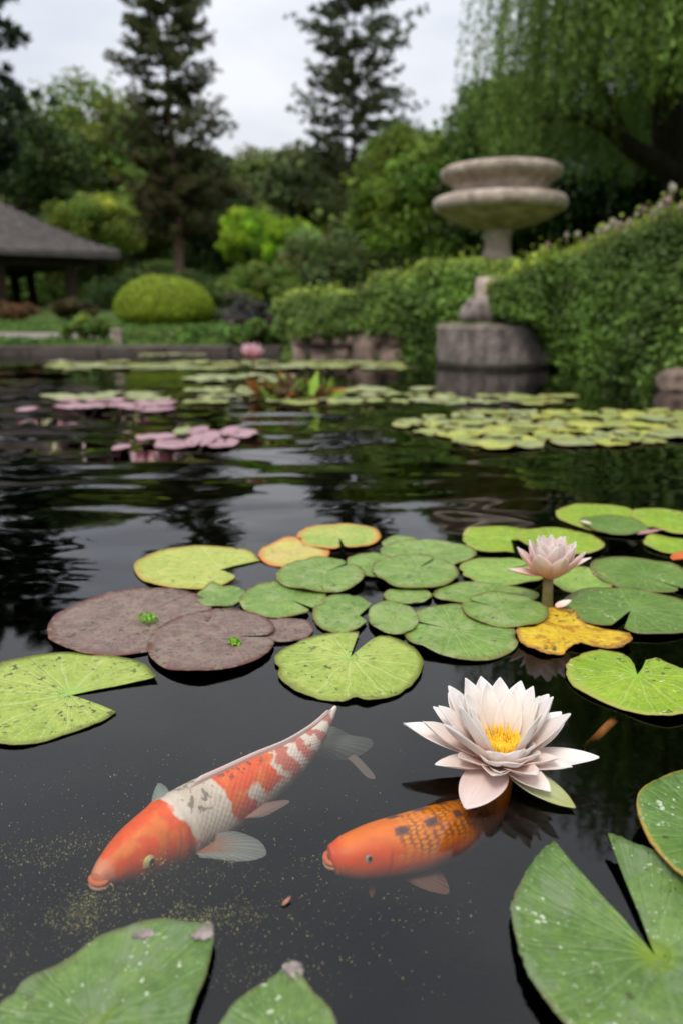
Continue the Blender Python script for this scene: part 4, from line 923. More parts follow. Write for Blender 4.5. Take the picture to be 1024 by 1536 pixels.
# ------------------------------------------------------------------ vegetation builders
def crown_leaves(center, rad, K, per, leaf, base, var=.25, seed=0, shell=.62, clump=.34, flat=.15, hole=0.0):
    """clumpy crown; returns arrays (local to center)"""
    r_ = np.random.default_rng(seed)
    parts = []; rad = np.array(rad, float)
    for k in range(K):
        d = r_.normal(size=3); d /= np.linalg.norm(d); d[2] = d[2] if d[2] > -.55 else -d[2] * .5
        rr = shell + (1 - shell) * r_.random() ** .6 if r_.random() < .85 else r_.random() * shell
        c = d * rr * (1 + .22 * mnoise.noise(tuple(d * 1.7 + seed))) * rad
        cr_ = clump * r_.uniform(.6, 1.25) * rad.mean() ; n = int(per * r_.uniform(.7, 1.3))
        q = r_.normal(size=(n, 3)); q /= np.linalg.norm(q, axis=1)[:, None]; ql = r_.random(n) ** .45
        P = c + q * ql[:, None] * cr_ * np.array([1.1, 1.1, .75])
        tone = math.exp(r_.normal() * var)
        hue = r_.normal() * .12
        col = np.array(base) * tone * np.exp(r_.normal(size=(n, 1)) * .22) * np.array([1 + hue, 1, 1 - hue * .5])
        parts.append((P, np.broadcast_to(leaf, (n,)) * r_.uniform(.7, 1.3, n), np.clip(col, .003, .9), q))
    P = np.concatenate([p[0] for p in parts]); S = np.concatenate([p[1] for p in parts]); Cc = np.concatenate([p[2] for p in parts]); Q = np.concatenate([p[3] for p in parts])
    v, f, k = leaf_arrays(P, S, S * .62, Cc, out=Q, bias=.45, flat=flat)
    return v + np.array(center), f, k
def limbs(b, base, top, rad, n, spread, rnd):
    b.tube(catmull([base, (np.array(base) * .5 + np.array(top) * .5) + np.array([rnd.uniform(-.1, .1) * spread[0], rnd.uniform(-.1, .1) * spread[1], 0]), top], 8), np.linspace(rad, rad * .35, 8), 9)
    for k in range(n):
        t = rnd.uniform(.35, .9); p = np.array(base) + (np.array(top) - np.array(base)) * t; a = rnd.uniform(0, 6.28); l = rnd.uniform(.4, .75)
        e = p + np.array([math.cos(a) * spread[0] * l, math.sin(a) * spread[1] * l, spread[2] * rnd.uniform(.15, .5)])
        b.tube(catmull([p, p * .5 + e * .5 + np.array([0, 0, .08 * spread[2]]), e], 6), np.linspace(rad * .4, rad * .1, 6), 6)
def broad_tree(name, label, cat, px, ytop, ybot, hw, Y, base, seed, K=70, per=170, leafk=.075, group=None, trunk=True, depth_ratio=.9, ground=None, bark='bark_dark', **kw):
    top = far(px, ytop, Y); bot = far(px, ybot, Y); rx = hw * (Y / ray(px, 470).y) / FPX
    rz = (top[2] - bot[2]) / 2; cz = (top[2] + bot[2]) / 2; gz = hz(top[0], Y)
    root = empty(name, (top[0], Y, gz - .05), label, cat, group)
    v, f, k = crown_leaves((0, 0, cz - gz + .05), (rx, rx * depth_ratio, rz), K, per, leafk * (rx + rz) * .5 + .02, base, seed=seed, **kw)
    mesh_obj('crown' if trunk else 'foliage', v, f, M['leaf'], root, col=k, smooth=False)
    b = MB(); rnd = random.Random(seed); limbs(b, (0, 0, 0), (0, 0, cz - gz + rz * .55), max(.03, rx * .075), 9, (rx, rx, rz), rnd)
    b.build('trunk' if trunk else 'stems', M[bark], root)
    return root
def conifer(label, px, ytop, ybase_crown, Y, hw, seed, levels=24, nb=5, tufts=8, needles=24, base=(.02, .035, .014), brown=0.0, prof=None, nl=.26, up=.15, bark='bark_red', tr=.16, gap=.0):
    rnd = random.Random(seed); r_ = np.random.default_rng(seed)
    top = far(px, ytop, Y); cb = far(px, ybase_crown, Y); X = cb[0]; gz = hz(X, Y); H = top[2] - gz; c0 = cb[2] - gz
    W = hw * (Y / ray(px, 300).y) / FPX
    root = empty('pine_tree', (X, Y, gz - .1), label, 'tree', 'tall conifers behind the pond')
    b = MB(); b.tube(catmull([(0, 0, 0), (.05, 0, H * .3), (-.04, .03, H * .6), (0, 0, H * .98)], 16), np.linspace(tr, .025, 16), 10); b.build('trunk', M[bark], root)
    bl = MB(); P = []; A = []; Cc = []; S = []
    for l in range(levels):
        f = (l + rnd.uniform(-.3, .3)) / levels; z = c0 + (H - c0) * max(0, f); wl = W * prof(f)
        for q in range(nb):
            if rnd.random() < gap: continue
            a = rnd.uniform(0, 6.283); ln = wl * rnd.uniform(.55, 1.1); dz = ln * rnd.uniform(up - .2, up + .2)
            e = np.array([math.cos(a) * ln, math.sin(a) * ln, dz]); mid = e * .5 + np.array([0, 0, -.06 * ln + rnd.uniform(-.05, .05)])
            C_ = catmull([(0, 0, z), mid + np.array([0, 0, z]), e + np.array([0, 0, z])], 8)
            bl.tube(C_, np.linspace(.02 + .015 * (1 - f), .006, 8), 5)
            tone = math.exp(r_.normal() * .25)
            for t in range(tufts):
                u = .28 + .72 * (t + rnd.random()) / tufts; k = min(6, int(u * 7)); pt = C_[k] + (C_[k + 1] - C_[k]) * (u * 7 - k) + r_.normal(size=3) * .09 * (.4 + ln * .35)
                n = needles; q_ = r_.normal(size=(n, 3)); q_[:, 2] = q_[:, 2] * .6 + .25; q_ += (e / max(ln, .1)) * .8; q_ /= np.linalg.norm(q_, axis=1)[:, None]
                P.append(pt + q_ * nl * .5 * r_.uniform(.4, 1.1, (n, 1))); A.append(q_); S.append(nl * r_.uniform(.6, 1.2, n))
                c = np.array(base) * tone * np.exp(r_.normal(size=(n, 1)) * .2)
                if brown and rnd.random() < brown * (1.0 - f): c = np.array([.055, .035, .016]) * tone * np.exp(r_.normal(size=(n, 1)) * .2)
                Cc.append(c)
    bl.build('branches', M['bark_dark'], root)
    P = np.concatenate(P); S = np.concatenate(S); v, f, k = leaf_arrays(P, S, S * .26, np.concatenate(Cc), axis=np.concatenate(A) * 4)
    mesh_obj('crown', v, f, M['needle'], root, col=k, smooth=False)
    return root

# tall conifers
conifer('tall narrow pine with open dark crown and bare lower trunk, left of the sky gap', 266, -75, 345, 30, 96, 11, levels=44, nb=7, tufts=20, needles=14, brown=.45, prof=lambda f: (.95 - .08 * math.cos(f * 9)) * (1 - .75 * max(0, f - .75) / .25) * (.86 + .14 * math.sin(f * 23)), nl=.19, base=(.044, .058, .016), tr=.2, gap=.2)
conifer('tall airy pine with drooping tufted branches in the middle of the sky gap', 531, -65, 310, 34, 118, 23, levels=30, nb=7, tufts=22, needles=15, prof=lambda f: (1.0 - .2 * f) * (1 - .7 * max(0, f - .75) / .25) * (.84 + .2 * math.sin(f * 17 + 1)), nl=.21, base=(.040, .054, .018), up=.12, bark='bark_dark', tr=.17, gap=.24)
conifer('dark pine at the left edge with level branches reaching into the sky', -75, -160, 235, 19, 165, 31, levels=22, nb=5, tufts=9, needles=26, prof=lambda f: (.95 - .35 * f) * (.7 + .35 * abs(math.sin(f * 8))), nl=.3, base=(.018, .030, .014), up=.1, bark='bark_dark', tr=.22, gap=.1)
# broadleaf trees and bushes (px, top, bottom, half width, distance)
T = [
 ('broadleaf_tree', 'round-topped green tree on the slope left of the tall narrow pine', 'tree', 125, 140, 330, 105, 44, (.10, .14, .024), 41, dict(K=110, per=150)),
 ('broadleaf_tree', 'dark tree leaning over the pavilion roof at the left edge', 'tree', 20, 160, 345, 95, 36, (.034, .056, .012), 42, dict(K=90)),
 ('leafy_bush', 'yellow-green rounded bush above the pavilion roof corner', 'bush', 138, 284, 395, 62, 35, (.15, .20, .03), 43, dict(K=70, trunk=False)),
 ('leafy_bush', 'pale green bush between the pavilion and the tall narrow pine', 'bush', 190, 240, 380, 60, 42, (.12, .165, .03), 44, dict(K=70, trunk=False)),
 ('dark_shrub', 'dark olive thicket around the foot of the tall narrow pine', 'shrub', 300, 225, 400, 66, 36, (.042, .044, .012), 45, dict(K=100, trunk=False)),
 ('dark_shrub', 'very dark shrub right of the tall narrow pine trunk', 'shrub', 335, 315, 450, 70, 32, (.026, .048, .010), 46, dict(K=80, trunk=False)),
 ('maple_tree', 'bright yellow-green young maple right of the pine', 'tree', 372, 308, 410, 42, 27, (.16, .25, .014), 47, dict(K=60, per=150)),
 ('maple_tree', 'smaller bright yellow-green maple before the hill gap', 'tree', 438, 326, 410, 40, 26, (.15, .25, .014), 48, dict(K=55, per=150)),
 ('leafy_bush', 'mid green bush below the bright maples', 'bush', 395, 392, 478, 52, 17, (.075, .12, .018), 49, dict(K=70, trunk=False)),
 ('leafy_bush', 'grey-green bush behind the trailing hedge', 'bush', 480, 352, 480, 72, 20, (.078, .105, .032), 50, dict(K=80, trunk=False)),
 ('leafy_bush', 'dull green bush at the foot of the airy pine', 'bush', 565, 330, 470, 80, 22, (.065, .095, .026), 51, dict(K=80, trunk=False)),
 ('broadleaf_tree', 'green tree left of the fountain with light leaf tips', 'tree', 600, 195, 430, 62, 19, (.075, .120, .014), 52, dict(K=110, per=150)),
 ('broadleaf_tree', 'tall green tree behind the fountain bowls', 'tree', 672, 185, 440, 78, 16.5, (.078, .125, .014), 53, dict(K=120, per=160)),
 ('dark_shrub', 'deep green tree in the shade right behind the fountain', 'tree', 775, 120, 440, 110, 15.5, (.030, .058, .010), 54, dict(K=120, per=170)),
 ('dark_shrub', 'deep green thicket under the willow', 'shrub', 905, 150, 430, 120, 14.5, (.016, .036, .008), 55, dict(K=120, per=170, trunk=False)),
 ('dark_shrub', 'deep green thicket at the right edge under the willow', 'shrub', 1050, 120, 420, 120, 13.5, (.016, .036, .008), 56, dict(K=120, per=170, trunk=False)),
 ('dark_shrub', 'low dark shrub behind the pavilion posts', 'shrub', 60, 380, 480, 150, 45, (.10, .15, .026), 57, dict(K=70, trunk=False)),
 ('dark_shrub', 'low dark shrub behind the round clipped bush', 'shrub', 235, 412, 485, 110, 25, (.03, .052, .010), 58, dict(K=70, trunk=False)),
 ('leafy_bush', 'small bush with purple-tinged leaves right of the round clipped bush', 'bush', 352, 435, 495, 38, 13, (.05, .052, .03), 59, dict(K=40, trunk=False)),
]
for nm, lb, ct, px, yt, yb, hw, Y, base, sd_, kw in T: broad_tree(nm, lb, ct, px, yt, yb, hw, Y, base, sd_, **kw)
# hillside woods: individual trees from three prototypes
protos = []
for q, (bs, lb) in enumerate([((.072, .100, .020), 'dark green tree in the woods on the hillside'), ((.11, .145, .03), 'lighter green tree in the woods on the hillside'), ((.05, .07, .022), 'blackish conifer-like tree in the woods on the hillside')]):
    root = empty('hillside_tree', (0, 0, 0), lb, 'tree', 'trees on the wooded hillside')
    rad = [(2.2, 2.2, 2.4), (2.5, 2.5, 2.2), (1.5, 1.5, 3.4)][q]
    v, f, k = crown_leaves((0, 0, 3.4), rad, 60, 110, .34, bs, seed=70 + q); mesh_obj('crown', v, f, M['leaf'], root, col=k, smooth=False)
    b = MB(); limbs(b, (0, 0, -.5), (0, 0, 4.2), .16, 5, rad, random.Random(q)); b.build('trunk', M['bark_dark'], root); protos.append(root)
rn = random.Random(5); spots = []
for i in range(150):
    Y = rn.uniform(42, 100); X = rn.uniform(-.62, .62) * Y
    spots.append((X, Y))
for i in range(34): spots.append((rn.uniform(-40, -17), rn.uniform(26, 60)))
for i in range(26): spots.append((rn.uniform(9, 34), rn.uniform(17, 50)))
used = [0, 0, 0]
for i, (X, Y) in enumerate(spots):
    q = rn.choice([0, 0, 1, 1, 2]); o = protos[q] if not used[q] else copy_tree(protos[q]); used[q] = 1
    o.location = (X, Y, hz(X, Y)); o.rotation_euler = (0, 0, rn.uniform(0, 6.28)); s_ = rn.uniform(.75, 1.35); o.scale = (s_, s_, s_ * rn.uniform(.9, 1.15))

# ------------------------------------------------------------------ willow
def willow():
    Yw = 9.6; rootp = far(1075, 400, Yw); gz = hz(rootp[0], Yw); root = empty('willow_tree', (rootp[0], Yw, gz - .1), 'big weeping willow trailing fine green curtains over the right of the pond', 'tree')
    o0 = np.array([rootp[0], Yw, gz - .1])
    b = MB(); w_ = lambda x, y, Y: np.array(far(x, y, Y)) - o0
    b.tube(catmull([(0, 0, 0), w_(1050, 330, 9.6), w_(1015, 250, 9.6), w_(1000, 180, 9.5), w_(1010, 90, 9.4), w_(1040, -60, 9.2)], 24), np.linspace(.30, .10, 24), 12)
    b.build('trunk', M['bark_dark'], root)
    b = MB()
    b.tube(catmull([w_(1030, 275, 9.6), w_(985, 245, 9.4), w_(950, 225, 9.2), w_(905, 188, 9.0), w_(860, 172, 8.8), w_(800, 178, 8.6)], 18), np.linspace(.15, .04, 18), 9)
    b.tube(catmull([w_(1000, 190, 9.5), w_(985, 120, 9.3), w_(930, 20, 9.0), w_(860, -90, 8.8)], 18), np.linspace(.12, .03, 18), 9)
    b.tube(catmull([w_(1010, 100, 9.4), w_(1060, -40, 9.0), w_(1000, -260, 8.4)], 18), np.linspace(.12, .03, 18), 9)
    b.tube(catmull([w_(940, 215, 9.2), w_(915, 150, 9.1), w_(880, 100, 9.0)], 10), np.linspace(.06, .02, 10), 8)
    b.build('limbs', M['bark_dark'], root)
    r_ = np.random.default_rng(99); C = np.array([5.35, 9.0, 2.9]); Rx, Ry, Rz = 3.85, 3.6, 4.4
    PP = []; AX = []; CC = []; SS = []; stems = MB()
    for k in range(4200):
        a = r_.uniform(0, 6.283); h = r_.random() ** .8; el = math.asin(min(.99, h * .98 + .02)) ; q = r_.uniform(.72, 1.03)
        d = np.array([math.cos(a) * math.cos(el), math.sin(a) * math.cos(el), math.sin(el)])
        s = C + d * np.array([Rx, Ry, Rz]) * q * (1 + .10 * mnoise.noise(tuple(d * 2.4)))
        low = 2.25 + .40 * mnoise.noise((a * 3.2, 0, 0)) + abs(r_.normal()) * .45
        if s[0] < 2.4: low -= .45
        ln = r_.uniform(1.0, 2.8) if r_.random() < .45 else 9
        ln = min(ln, s[2] - low, 3.6)
        if ln < .25: continue
        n = int(ln / .026); t = np.linspace(0, 1, n)[:, None]
        out = np.array([d[0], d[1], 0]); sway = r_.normal(size=3) * .10; sway[2] = 0
        P = s + out * .22 * np.sqrt(t) * (1 - .4 * t) + sway * t * t - np.array([0, 0, 1.]) * ln * t + .02 * r_.normal(size=(n, 3))
        tone = math.exp(r_.normal() * .28 + .22 * mnoise.noise((s[0] * .9, s[1] * .9, s[2] * .5)) * 2)
        PP.append(P); A = np.tile(np.array([0, 0, -1.]), (n, 1)) + r_.normal(size=(n, 3)) * .45; AX.append(A * 2)
        CC.append(np.array([.078, .125, .022]) * tone * np.exp(r_.normal(size=(n, 1)) * .2)); SS.append(r_.uniform(.05, .10, n))
    P = np.concatenate(PP) - o0; S = np.concatenate(SS)
    v, f, k = leaf_arrays(P, S, S * .24, np.concatenate(CC), axis=np.concatenate(AX))
    mesh_obj('crown', v, f, M['leaf'], root, col=k, smooth=False)
    print('willow leaves', len(P))
willow()

# ------------------------------------------------------------------ ivy bank, trailing hedge, stone wall
def mound(name, label, cat, secs, leaf, n, base, seed, thick=1.2, back=.0, lumps=.07, topcol=None, group=None):
    """secs: (px_x, y_top, y_base, Y_base, setback) from left to right; a front face and a top"""
    A = np.array([np.array(far(x, yb, Y)) for x, yt, yb, Y, sb in secs]); B = np.array([np.array(far(x, yt, Y + sb)) for x, yt, yb, Y, sb in secs])
    A[:, 2] = np.minimum(A[:, 2], A[:, 2])
    nU = 60; A = catmull(A, nU); B = catmull(B, nU); base_loc = A[nU // 2].copy(); nW = 22
    root = empty(name, base_loc, label, cat, group)
    G_ = np.zeros((nU, nW, 3))
    for j in range(nW):
        t = j / (nW - 1)
        if t <= .62:
            q = t / .62; p = A + (B - A) * np.array([q ** 1.6, q ** 1.6, math.sin(q * math.pi / 2) ** .9])[None, :]
            p = A + (B - A) * np.stack([np.full(nU, q ** 1.7), np.full(nU, q ** 1.7), np.full(nU, math.sin(q * math.pi / 2))], 1)
        else:
            q = (t - .62) / .38; p = B + np.array([.25 * thick * q, thick * q, -.25 * q * q])
        G_[:, j] = p
    T1 = np.gradient(G_, axis=0); T2 = np.gradient(G_, axis=1); Nn = np.cross(T1, T2); Nn /= np.linalg.norm(Nn, axis=2)[..., None] + 1e-9
    for i in range(nU):
        for j in range(nW): p = G_[i, j]; G_[i, j] += Nn[i, j] * lumps * (mnoise.noise(tuple(p * 3.2 + seed)) + .6 * mnoise.noise(tuple(p * 7.5 + seed)))
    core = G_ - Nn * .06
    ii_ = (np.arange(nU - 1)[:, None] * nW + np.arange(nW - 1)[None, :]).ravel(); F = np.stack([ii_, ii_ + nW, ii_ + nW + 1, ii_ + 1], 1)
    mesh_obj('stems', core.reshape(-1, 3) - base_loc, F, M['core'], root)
    r_ = np.random.default_rng(seed); u = r_.random(n) * (nU - 1.001); w2 = r_.random(n) * (nW - 1.001); i = u.astype(int); j = w2.astype(int); fu = (u - i)[:, None]; fw = (w2 - j)[:, None]
    bil = lambda Q: Q[i, j] * (1 - fu) * (1 - fw) + Q[i + 1, j] * fu * (1 - fw) + Q[i, j + 1] * (1 - fu) * fw + Q[i + 1, j + 1] * fu * fw
    P = bil(G_); q = bil(Nn); P = P + q * r_.uniform(-.05, .05, (n, 1)) + r_.normal(size=(n, 3)) * .012 + q * np.where(r_.random((n, 1)) < .035, r_.uniform(.02, .13, (n, 1)), 0)
    tone = np.array([math.exp(.8 * mnoise.noise(tuple(p * 2.3)) + .55 * mnoise.noise(tuple(p * 6 + 9))) for p in P])[:, None]
    col = np.array(base) * tone * np.exp(r_.normal(size=(n, 1)) * .25)
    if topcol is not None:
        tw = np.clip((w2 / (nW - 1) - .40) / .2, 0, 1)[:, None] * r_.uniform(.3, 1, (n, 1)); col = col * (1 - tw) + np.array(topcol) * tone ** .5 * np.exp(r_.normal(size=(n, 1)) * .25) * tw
    S = leaf * r_.uniform(.6, 1.3, n)
    ax = np.tile(np.array([0, -.2, -1.]), (n, 1)) + r_.normal(size=(n, 3)) * .9
    v, f, k = leaf_arrays(P - base_loc, S, S * .72, np.clip(col, .003, .6), out=q, bias=.55, axis=ax)
    mesh_obj('foliage', v, f, M['leaf'], root, col=k, smooth=False)
    return root, G_
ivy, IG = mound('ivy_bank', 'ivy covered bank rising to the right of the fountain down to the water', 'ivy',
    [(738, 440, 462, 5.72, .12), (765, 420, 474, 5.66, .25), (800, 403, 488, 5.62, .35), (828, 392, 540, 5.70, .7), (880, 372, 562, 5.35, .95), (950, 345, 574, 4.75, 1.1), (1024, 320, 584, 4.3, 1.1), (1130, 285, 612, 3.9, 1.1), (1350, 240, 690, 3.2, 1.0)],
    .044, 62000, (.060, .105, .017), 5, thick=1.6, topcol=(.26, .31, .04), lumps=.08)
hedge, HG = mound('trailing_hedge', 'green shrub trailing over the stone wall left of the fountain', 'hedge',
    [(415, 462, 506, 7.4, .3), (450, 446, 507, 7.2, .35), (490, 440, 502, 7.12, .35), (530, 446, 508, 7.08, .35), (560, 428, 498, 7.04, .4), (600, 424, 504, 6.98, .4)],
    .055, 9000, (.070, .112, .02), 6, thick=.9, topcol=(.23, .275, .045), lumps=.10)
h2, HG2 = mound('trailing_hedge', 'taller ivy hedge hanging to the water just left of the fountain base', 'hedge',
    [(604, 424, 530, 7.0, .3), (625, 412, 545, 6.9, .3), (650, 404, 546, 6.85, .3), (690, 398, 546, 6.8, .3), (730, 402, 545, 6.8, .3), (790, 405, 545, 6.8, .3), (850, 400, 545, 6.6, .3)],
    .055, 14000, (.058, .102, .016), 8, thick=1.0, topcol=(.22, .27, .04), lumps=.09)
# stone wall under the hedge
A = far(438, 540, 7.22); Bq = far(625, 540, 7.02); b = MB(); rnd = random.Random(3)
z = -.3
dv = Vector((Bq[0] - A[0], Bq[1] - A[1], 0)); wl = dv.length; dv /= wl; nv_ = Vector((dv[1], -dv[0], 0))
for row, zb_ in enumerate((-.3, .12)):
    s_ = 0
    while s_ < wl:
        e = min(s_ + rnd.uniform(.12, .30), wl); dp = rnd.uniform(.02, .10); V = []
        z0, z1_ = (zb_, rnd.uniform(.06, .16)) if row == 0 else (zb_ - .03, rnd.uniform(.22, .31))
        if row == 0 and rnd.random() < .35: z1_ = .28
        NX, NZ = 8, 8
        for i in range(NX):
            for j in range(NZ):
                u, v_ = i / (NX - 1), j / (NZ - 1); q = s_ + .006 + (e - s_ - .012) * u; zz = z0 + (z1_ - z0) * v_
                bul = (dp + .03) * (max(0, 1 - (2 * u - 1) ** 4) * max(0, 1 - (2 * v_ - 1) ** 4)) ** .5 - .03 + .03 * mnoise.noise((q * 11, zz * 11, row)) - row * .02
                p = Vector(A) + dv * (q + .012 * mnoise.noise((q * 20, zz * 14, 4))) + nv_ * bul; V.append((p[0], p[1], zz))
        b.add(V, [(i * NZ + j, (i + 1) * NZ + j, (i + 1) * NZ + j + 1, i * NZ + j + 1) for i in range(NX - 1) for j in range(NZ - 1)]); s_ = e
pA = Vector(A) + nv_ * -.02; pB = Vector(Bq) + nv_ * -.02
V = [(pA[0], pA[1], -.4), (pB[0], pB[1], -.4), (pB[0], pB[1], .24), (pA[0], pA[1], .24)]; V += [(x - nv_[0] * .3, y - nv_[1] * .3, z) for x, y, z in V]
b.add(V, [(0, 1, 2, 3), (5, 4, 7, 6), (3, 2, 6, 7), (0, 3, 7, 4), (1, 5, 6, 2)])
o = b.build('stone_wall', M['wallstone'], smooth=True); tag(o, 'low rough brownish stone wall at the water under the trailing hedge', 'wall')

# ------------------------------------------------------------------ fountain
FY = 6.12; fb = far(737, 553, FY); FX = fb[0]; ft = empty('stone_fountain', (FX, FY, 0), 'weathered two-bowl stone fountain rising behind the trailing hedge', 'fountain')
kf = (FY / ray(737, 470).y) / FPX
zf = lambda y: far(740, y, FY)[2]
zd = far(737, 489, FY - .43)[2]
rd = 84 * kf
dr = empty('stone_drum', (FX, FY, 0), 'round grey stone drum standing in the water in front of the fountain', 'plinth')
mesh_obj('drum', *lathe([(rd * .97, -.5), (rd * .98, .01), (rd, .05), (rd * 1.0, zd - .05), (rd * 1.012, zd - .03), (rd * 1.012, zd - .006), (rd * .99, zd), (.01, zd)], 72, .012), M['stone_wet'], dr)
mesh_obj('waterline_band', *lathe([(rd * 1.004, -.05), (rd * 1.006, .02), (rd * 1.004, .045), (rd * .98, .05)], 72, .012), noise_mat('wet_slime', (.018, .016, .010), (.05, .04, .025), 20, .5, .4), dr)
cfx = far(741, 445, FY - .1)[0] - FX; v_, f_ = lathe([(.17, zd), (.165, zd + .09), (.135, zd + .11), (.125, far(735, 432, FY)[2]), (.115, far(735, 415, FY)[2]), (.01, far(735, 414, FY)[2])], 32, .03); mesh_obj('column_foot', np.array(v_) + np.array([cfx, .08, 0]), f_, M['stone'], dr)
mesh_obj('mossy_cap', *lathe([(rd * .985, zd + .002), (rd * .98, zd + .012), (rd * .9, zd + .018), (.01, zd + .02)], 72, .02), M['stone_moss'], dr)
FB = 7.75; fb2 = far(747, 330, FB); gz = hz(fb2[0], FB); ft.location = (fb2[0], FB, gz); kf = (FB / ray(747, 330).y) / FPX
zf = lambda y: far(747, y, FB)[2] - gz
mesh_obj('pedestal', *lathe([(46 * kf, -.1), (46 * kf, .12), (40 * kf, .16), (33 * kf, zf(425)), (28 * kf, zf(408)), (24 * kf, zf(392)), (20.5 * kf, zf(376)), (19 * kf, zf(362)), (20 * kf, zf(352)), (24 * kf, zf(346)), (.01, zf(345.5))], 48, .012), M['stone'], ft)
mesh_obj('lower_bowl', *lathe([(24 * kf, zf(345)), (36 * kf, zf(342.5)), (58 * kf, zf(336)), (78 * kf, zf(327)), (90 * kf, zf(319.5)), (94 * kf, zf(318)), (97.5 * kf, zf(314)), (99 * kf, zf(308)), (98 * kf, zf(301)), (94 * kf, zf(297)), (88 * kf, zf(296)), (72 * kf, zf(302)), (.01, zf(304))], 112, .006, 32, .05, (1, 4)), M['stone'], ft)
mesh_obj('upper_bowl', *lathe([(66 * kf, zf(303)), (68 * kf, zf(292)), (69 * kf, zf(284)), (73 * kf, zf(277)), (80 * kf, zf(272.5)), (86 * kf, zf(269)), (88.5 * kf, zf(263)), (88 * kf, zf(256.5)), (84 * kf, zf(253)), (78 * kf, zf(254)), (72 * kf, zf(260)), (.01, zf(264))], 96, .006), M['stone'], ft)
def rock(name, label, cat, c, rad, mat, seed, seg=28):
    V = []; F = []; rows = 16
    for q in range(rows + 1):
        ph = math.pi * q / rows
        for j in range(seg):
            l = 2 * math.pi * j / seg; d = Vector((math.sin(ph) * math.cos(l), math.sin(ph) * math.sin(l), math.cos(ph)))
            k = 1 + .25 * mnoise.noise(tuple(d * 1.6 + Vector((seed, 0, 0)))) + .09 * mnoise.noise(tuple(d * 4 + Vector((0, seed, 0))))
            e = Vector([math.copysign(abs(x) ** .75, x) for x in d]); V.append((e[0] * rad[0] * k, e[1] * rad[1] * k, e[2] * rad[2] * k))
    for q in range(rows):
        for j in range(seg): a = q * seg + j; b2 = q * seg + (j + 1) % seg; F.append((a, a + seg, b2 + seg, b2))
    return tag(mesh_obj(name, V, F, mat, None, c), label, cat)
p = far(722, 470, FY - .24); rock('rock', 'grey rounded rock on the fountain drum beside the pedestal', 'rock', (p[0], p[1], zd + .10), (.155, .12, .105), M['stone_wet'], 2)
p = far(762, 472, FY - .2); rock('rock', 'smaller rock on the drum half under the ivy', 'rock', (p[0] + .04, p[1] - .02, zd + .075), (.12, .10, .08), M['stone_wet'], 5)
p = at(1012, 585); rock('rock', 'brownish boulder at the water edge below the ivy bank', 'rock', (p[0], p[1], .04), (.09, .09, .075), M['wallstone'], 7)
p = at(1035, 570); rock('rock', 'mossy boulder behind the brownish one at the right edge', 'rock', (p[0] + .05, p[1] + .1, .06), (.13, .11, .09), M['stone_moss'], 9)

# pale flowers on top of the ivy bank
rn = random.Random(8); petal_c = leaf_mat('bank_flower', .35)
for i, (x, y) in enumerate([(818, 362), (846, 357), (862, 352), (876, 356), (905, 348), (915, 342), (925, 338), (940, 332), (951, 322), (962, 316), (974, 318), (985, 306), (996, 300), (1003, 290), (1005, 282), (1018, 308), (893, 352), (932, 345)]):
    Yd = 6.2 - (x - 818) * .0068 + rn.uniform(-.1, .2); y += rn.uniform(-9, 7); p = far(x, y, Yd); g = far(x, y + rn.uniform(26, 40), Yd); h = p[2] - g[2]
    col = [(.52, .36, .34), (.56, .48, .38), (.60, .56, .44)][i % 3]; cn_ = ['pink', 'cream', 'white'][i % 3]
    r = empty('bank_flower', g, f'{cn_} blossom on a thin stem above the ivy bank', 'flower', f'{cn_} blossoms above the ivy bank')
    mesh_obj('stem', *tube([(0, 0, 0), (.01, 0, h * .6), (0, 0, h)], .004, 6), M['stalk'], r)
    n = 26; q = rng.normal(size=(n, 3)); q /= np.linalg.norm(q, axis=1)[:, None]
    v, f, k = leaf_arrays(np.array([0, 0, h]) + q * np.array([.018, .018, .026]) * rn.uniform(.5, 1.2), .026, .017, np.array(col) * rng.uniform(.8, 1.15, (n, 1)), out=q, bias=.5); mesh_obj('blossom', v, f, petal_c, r, col=k)

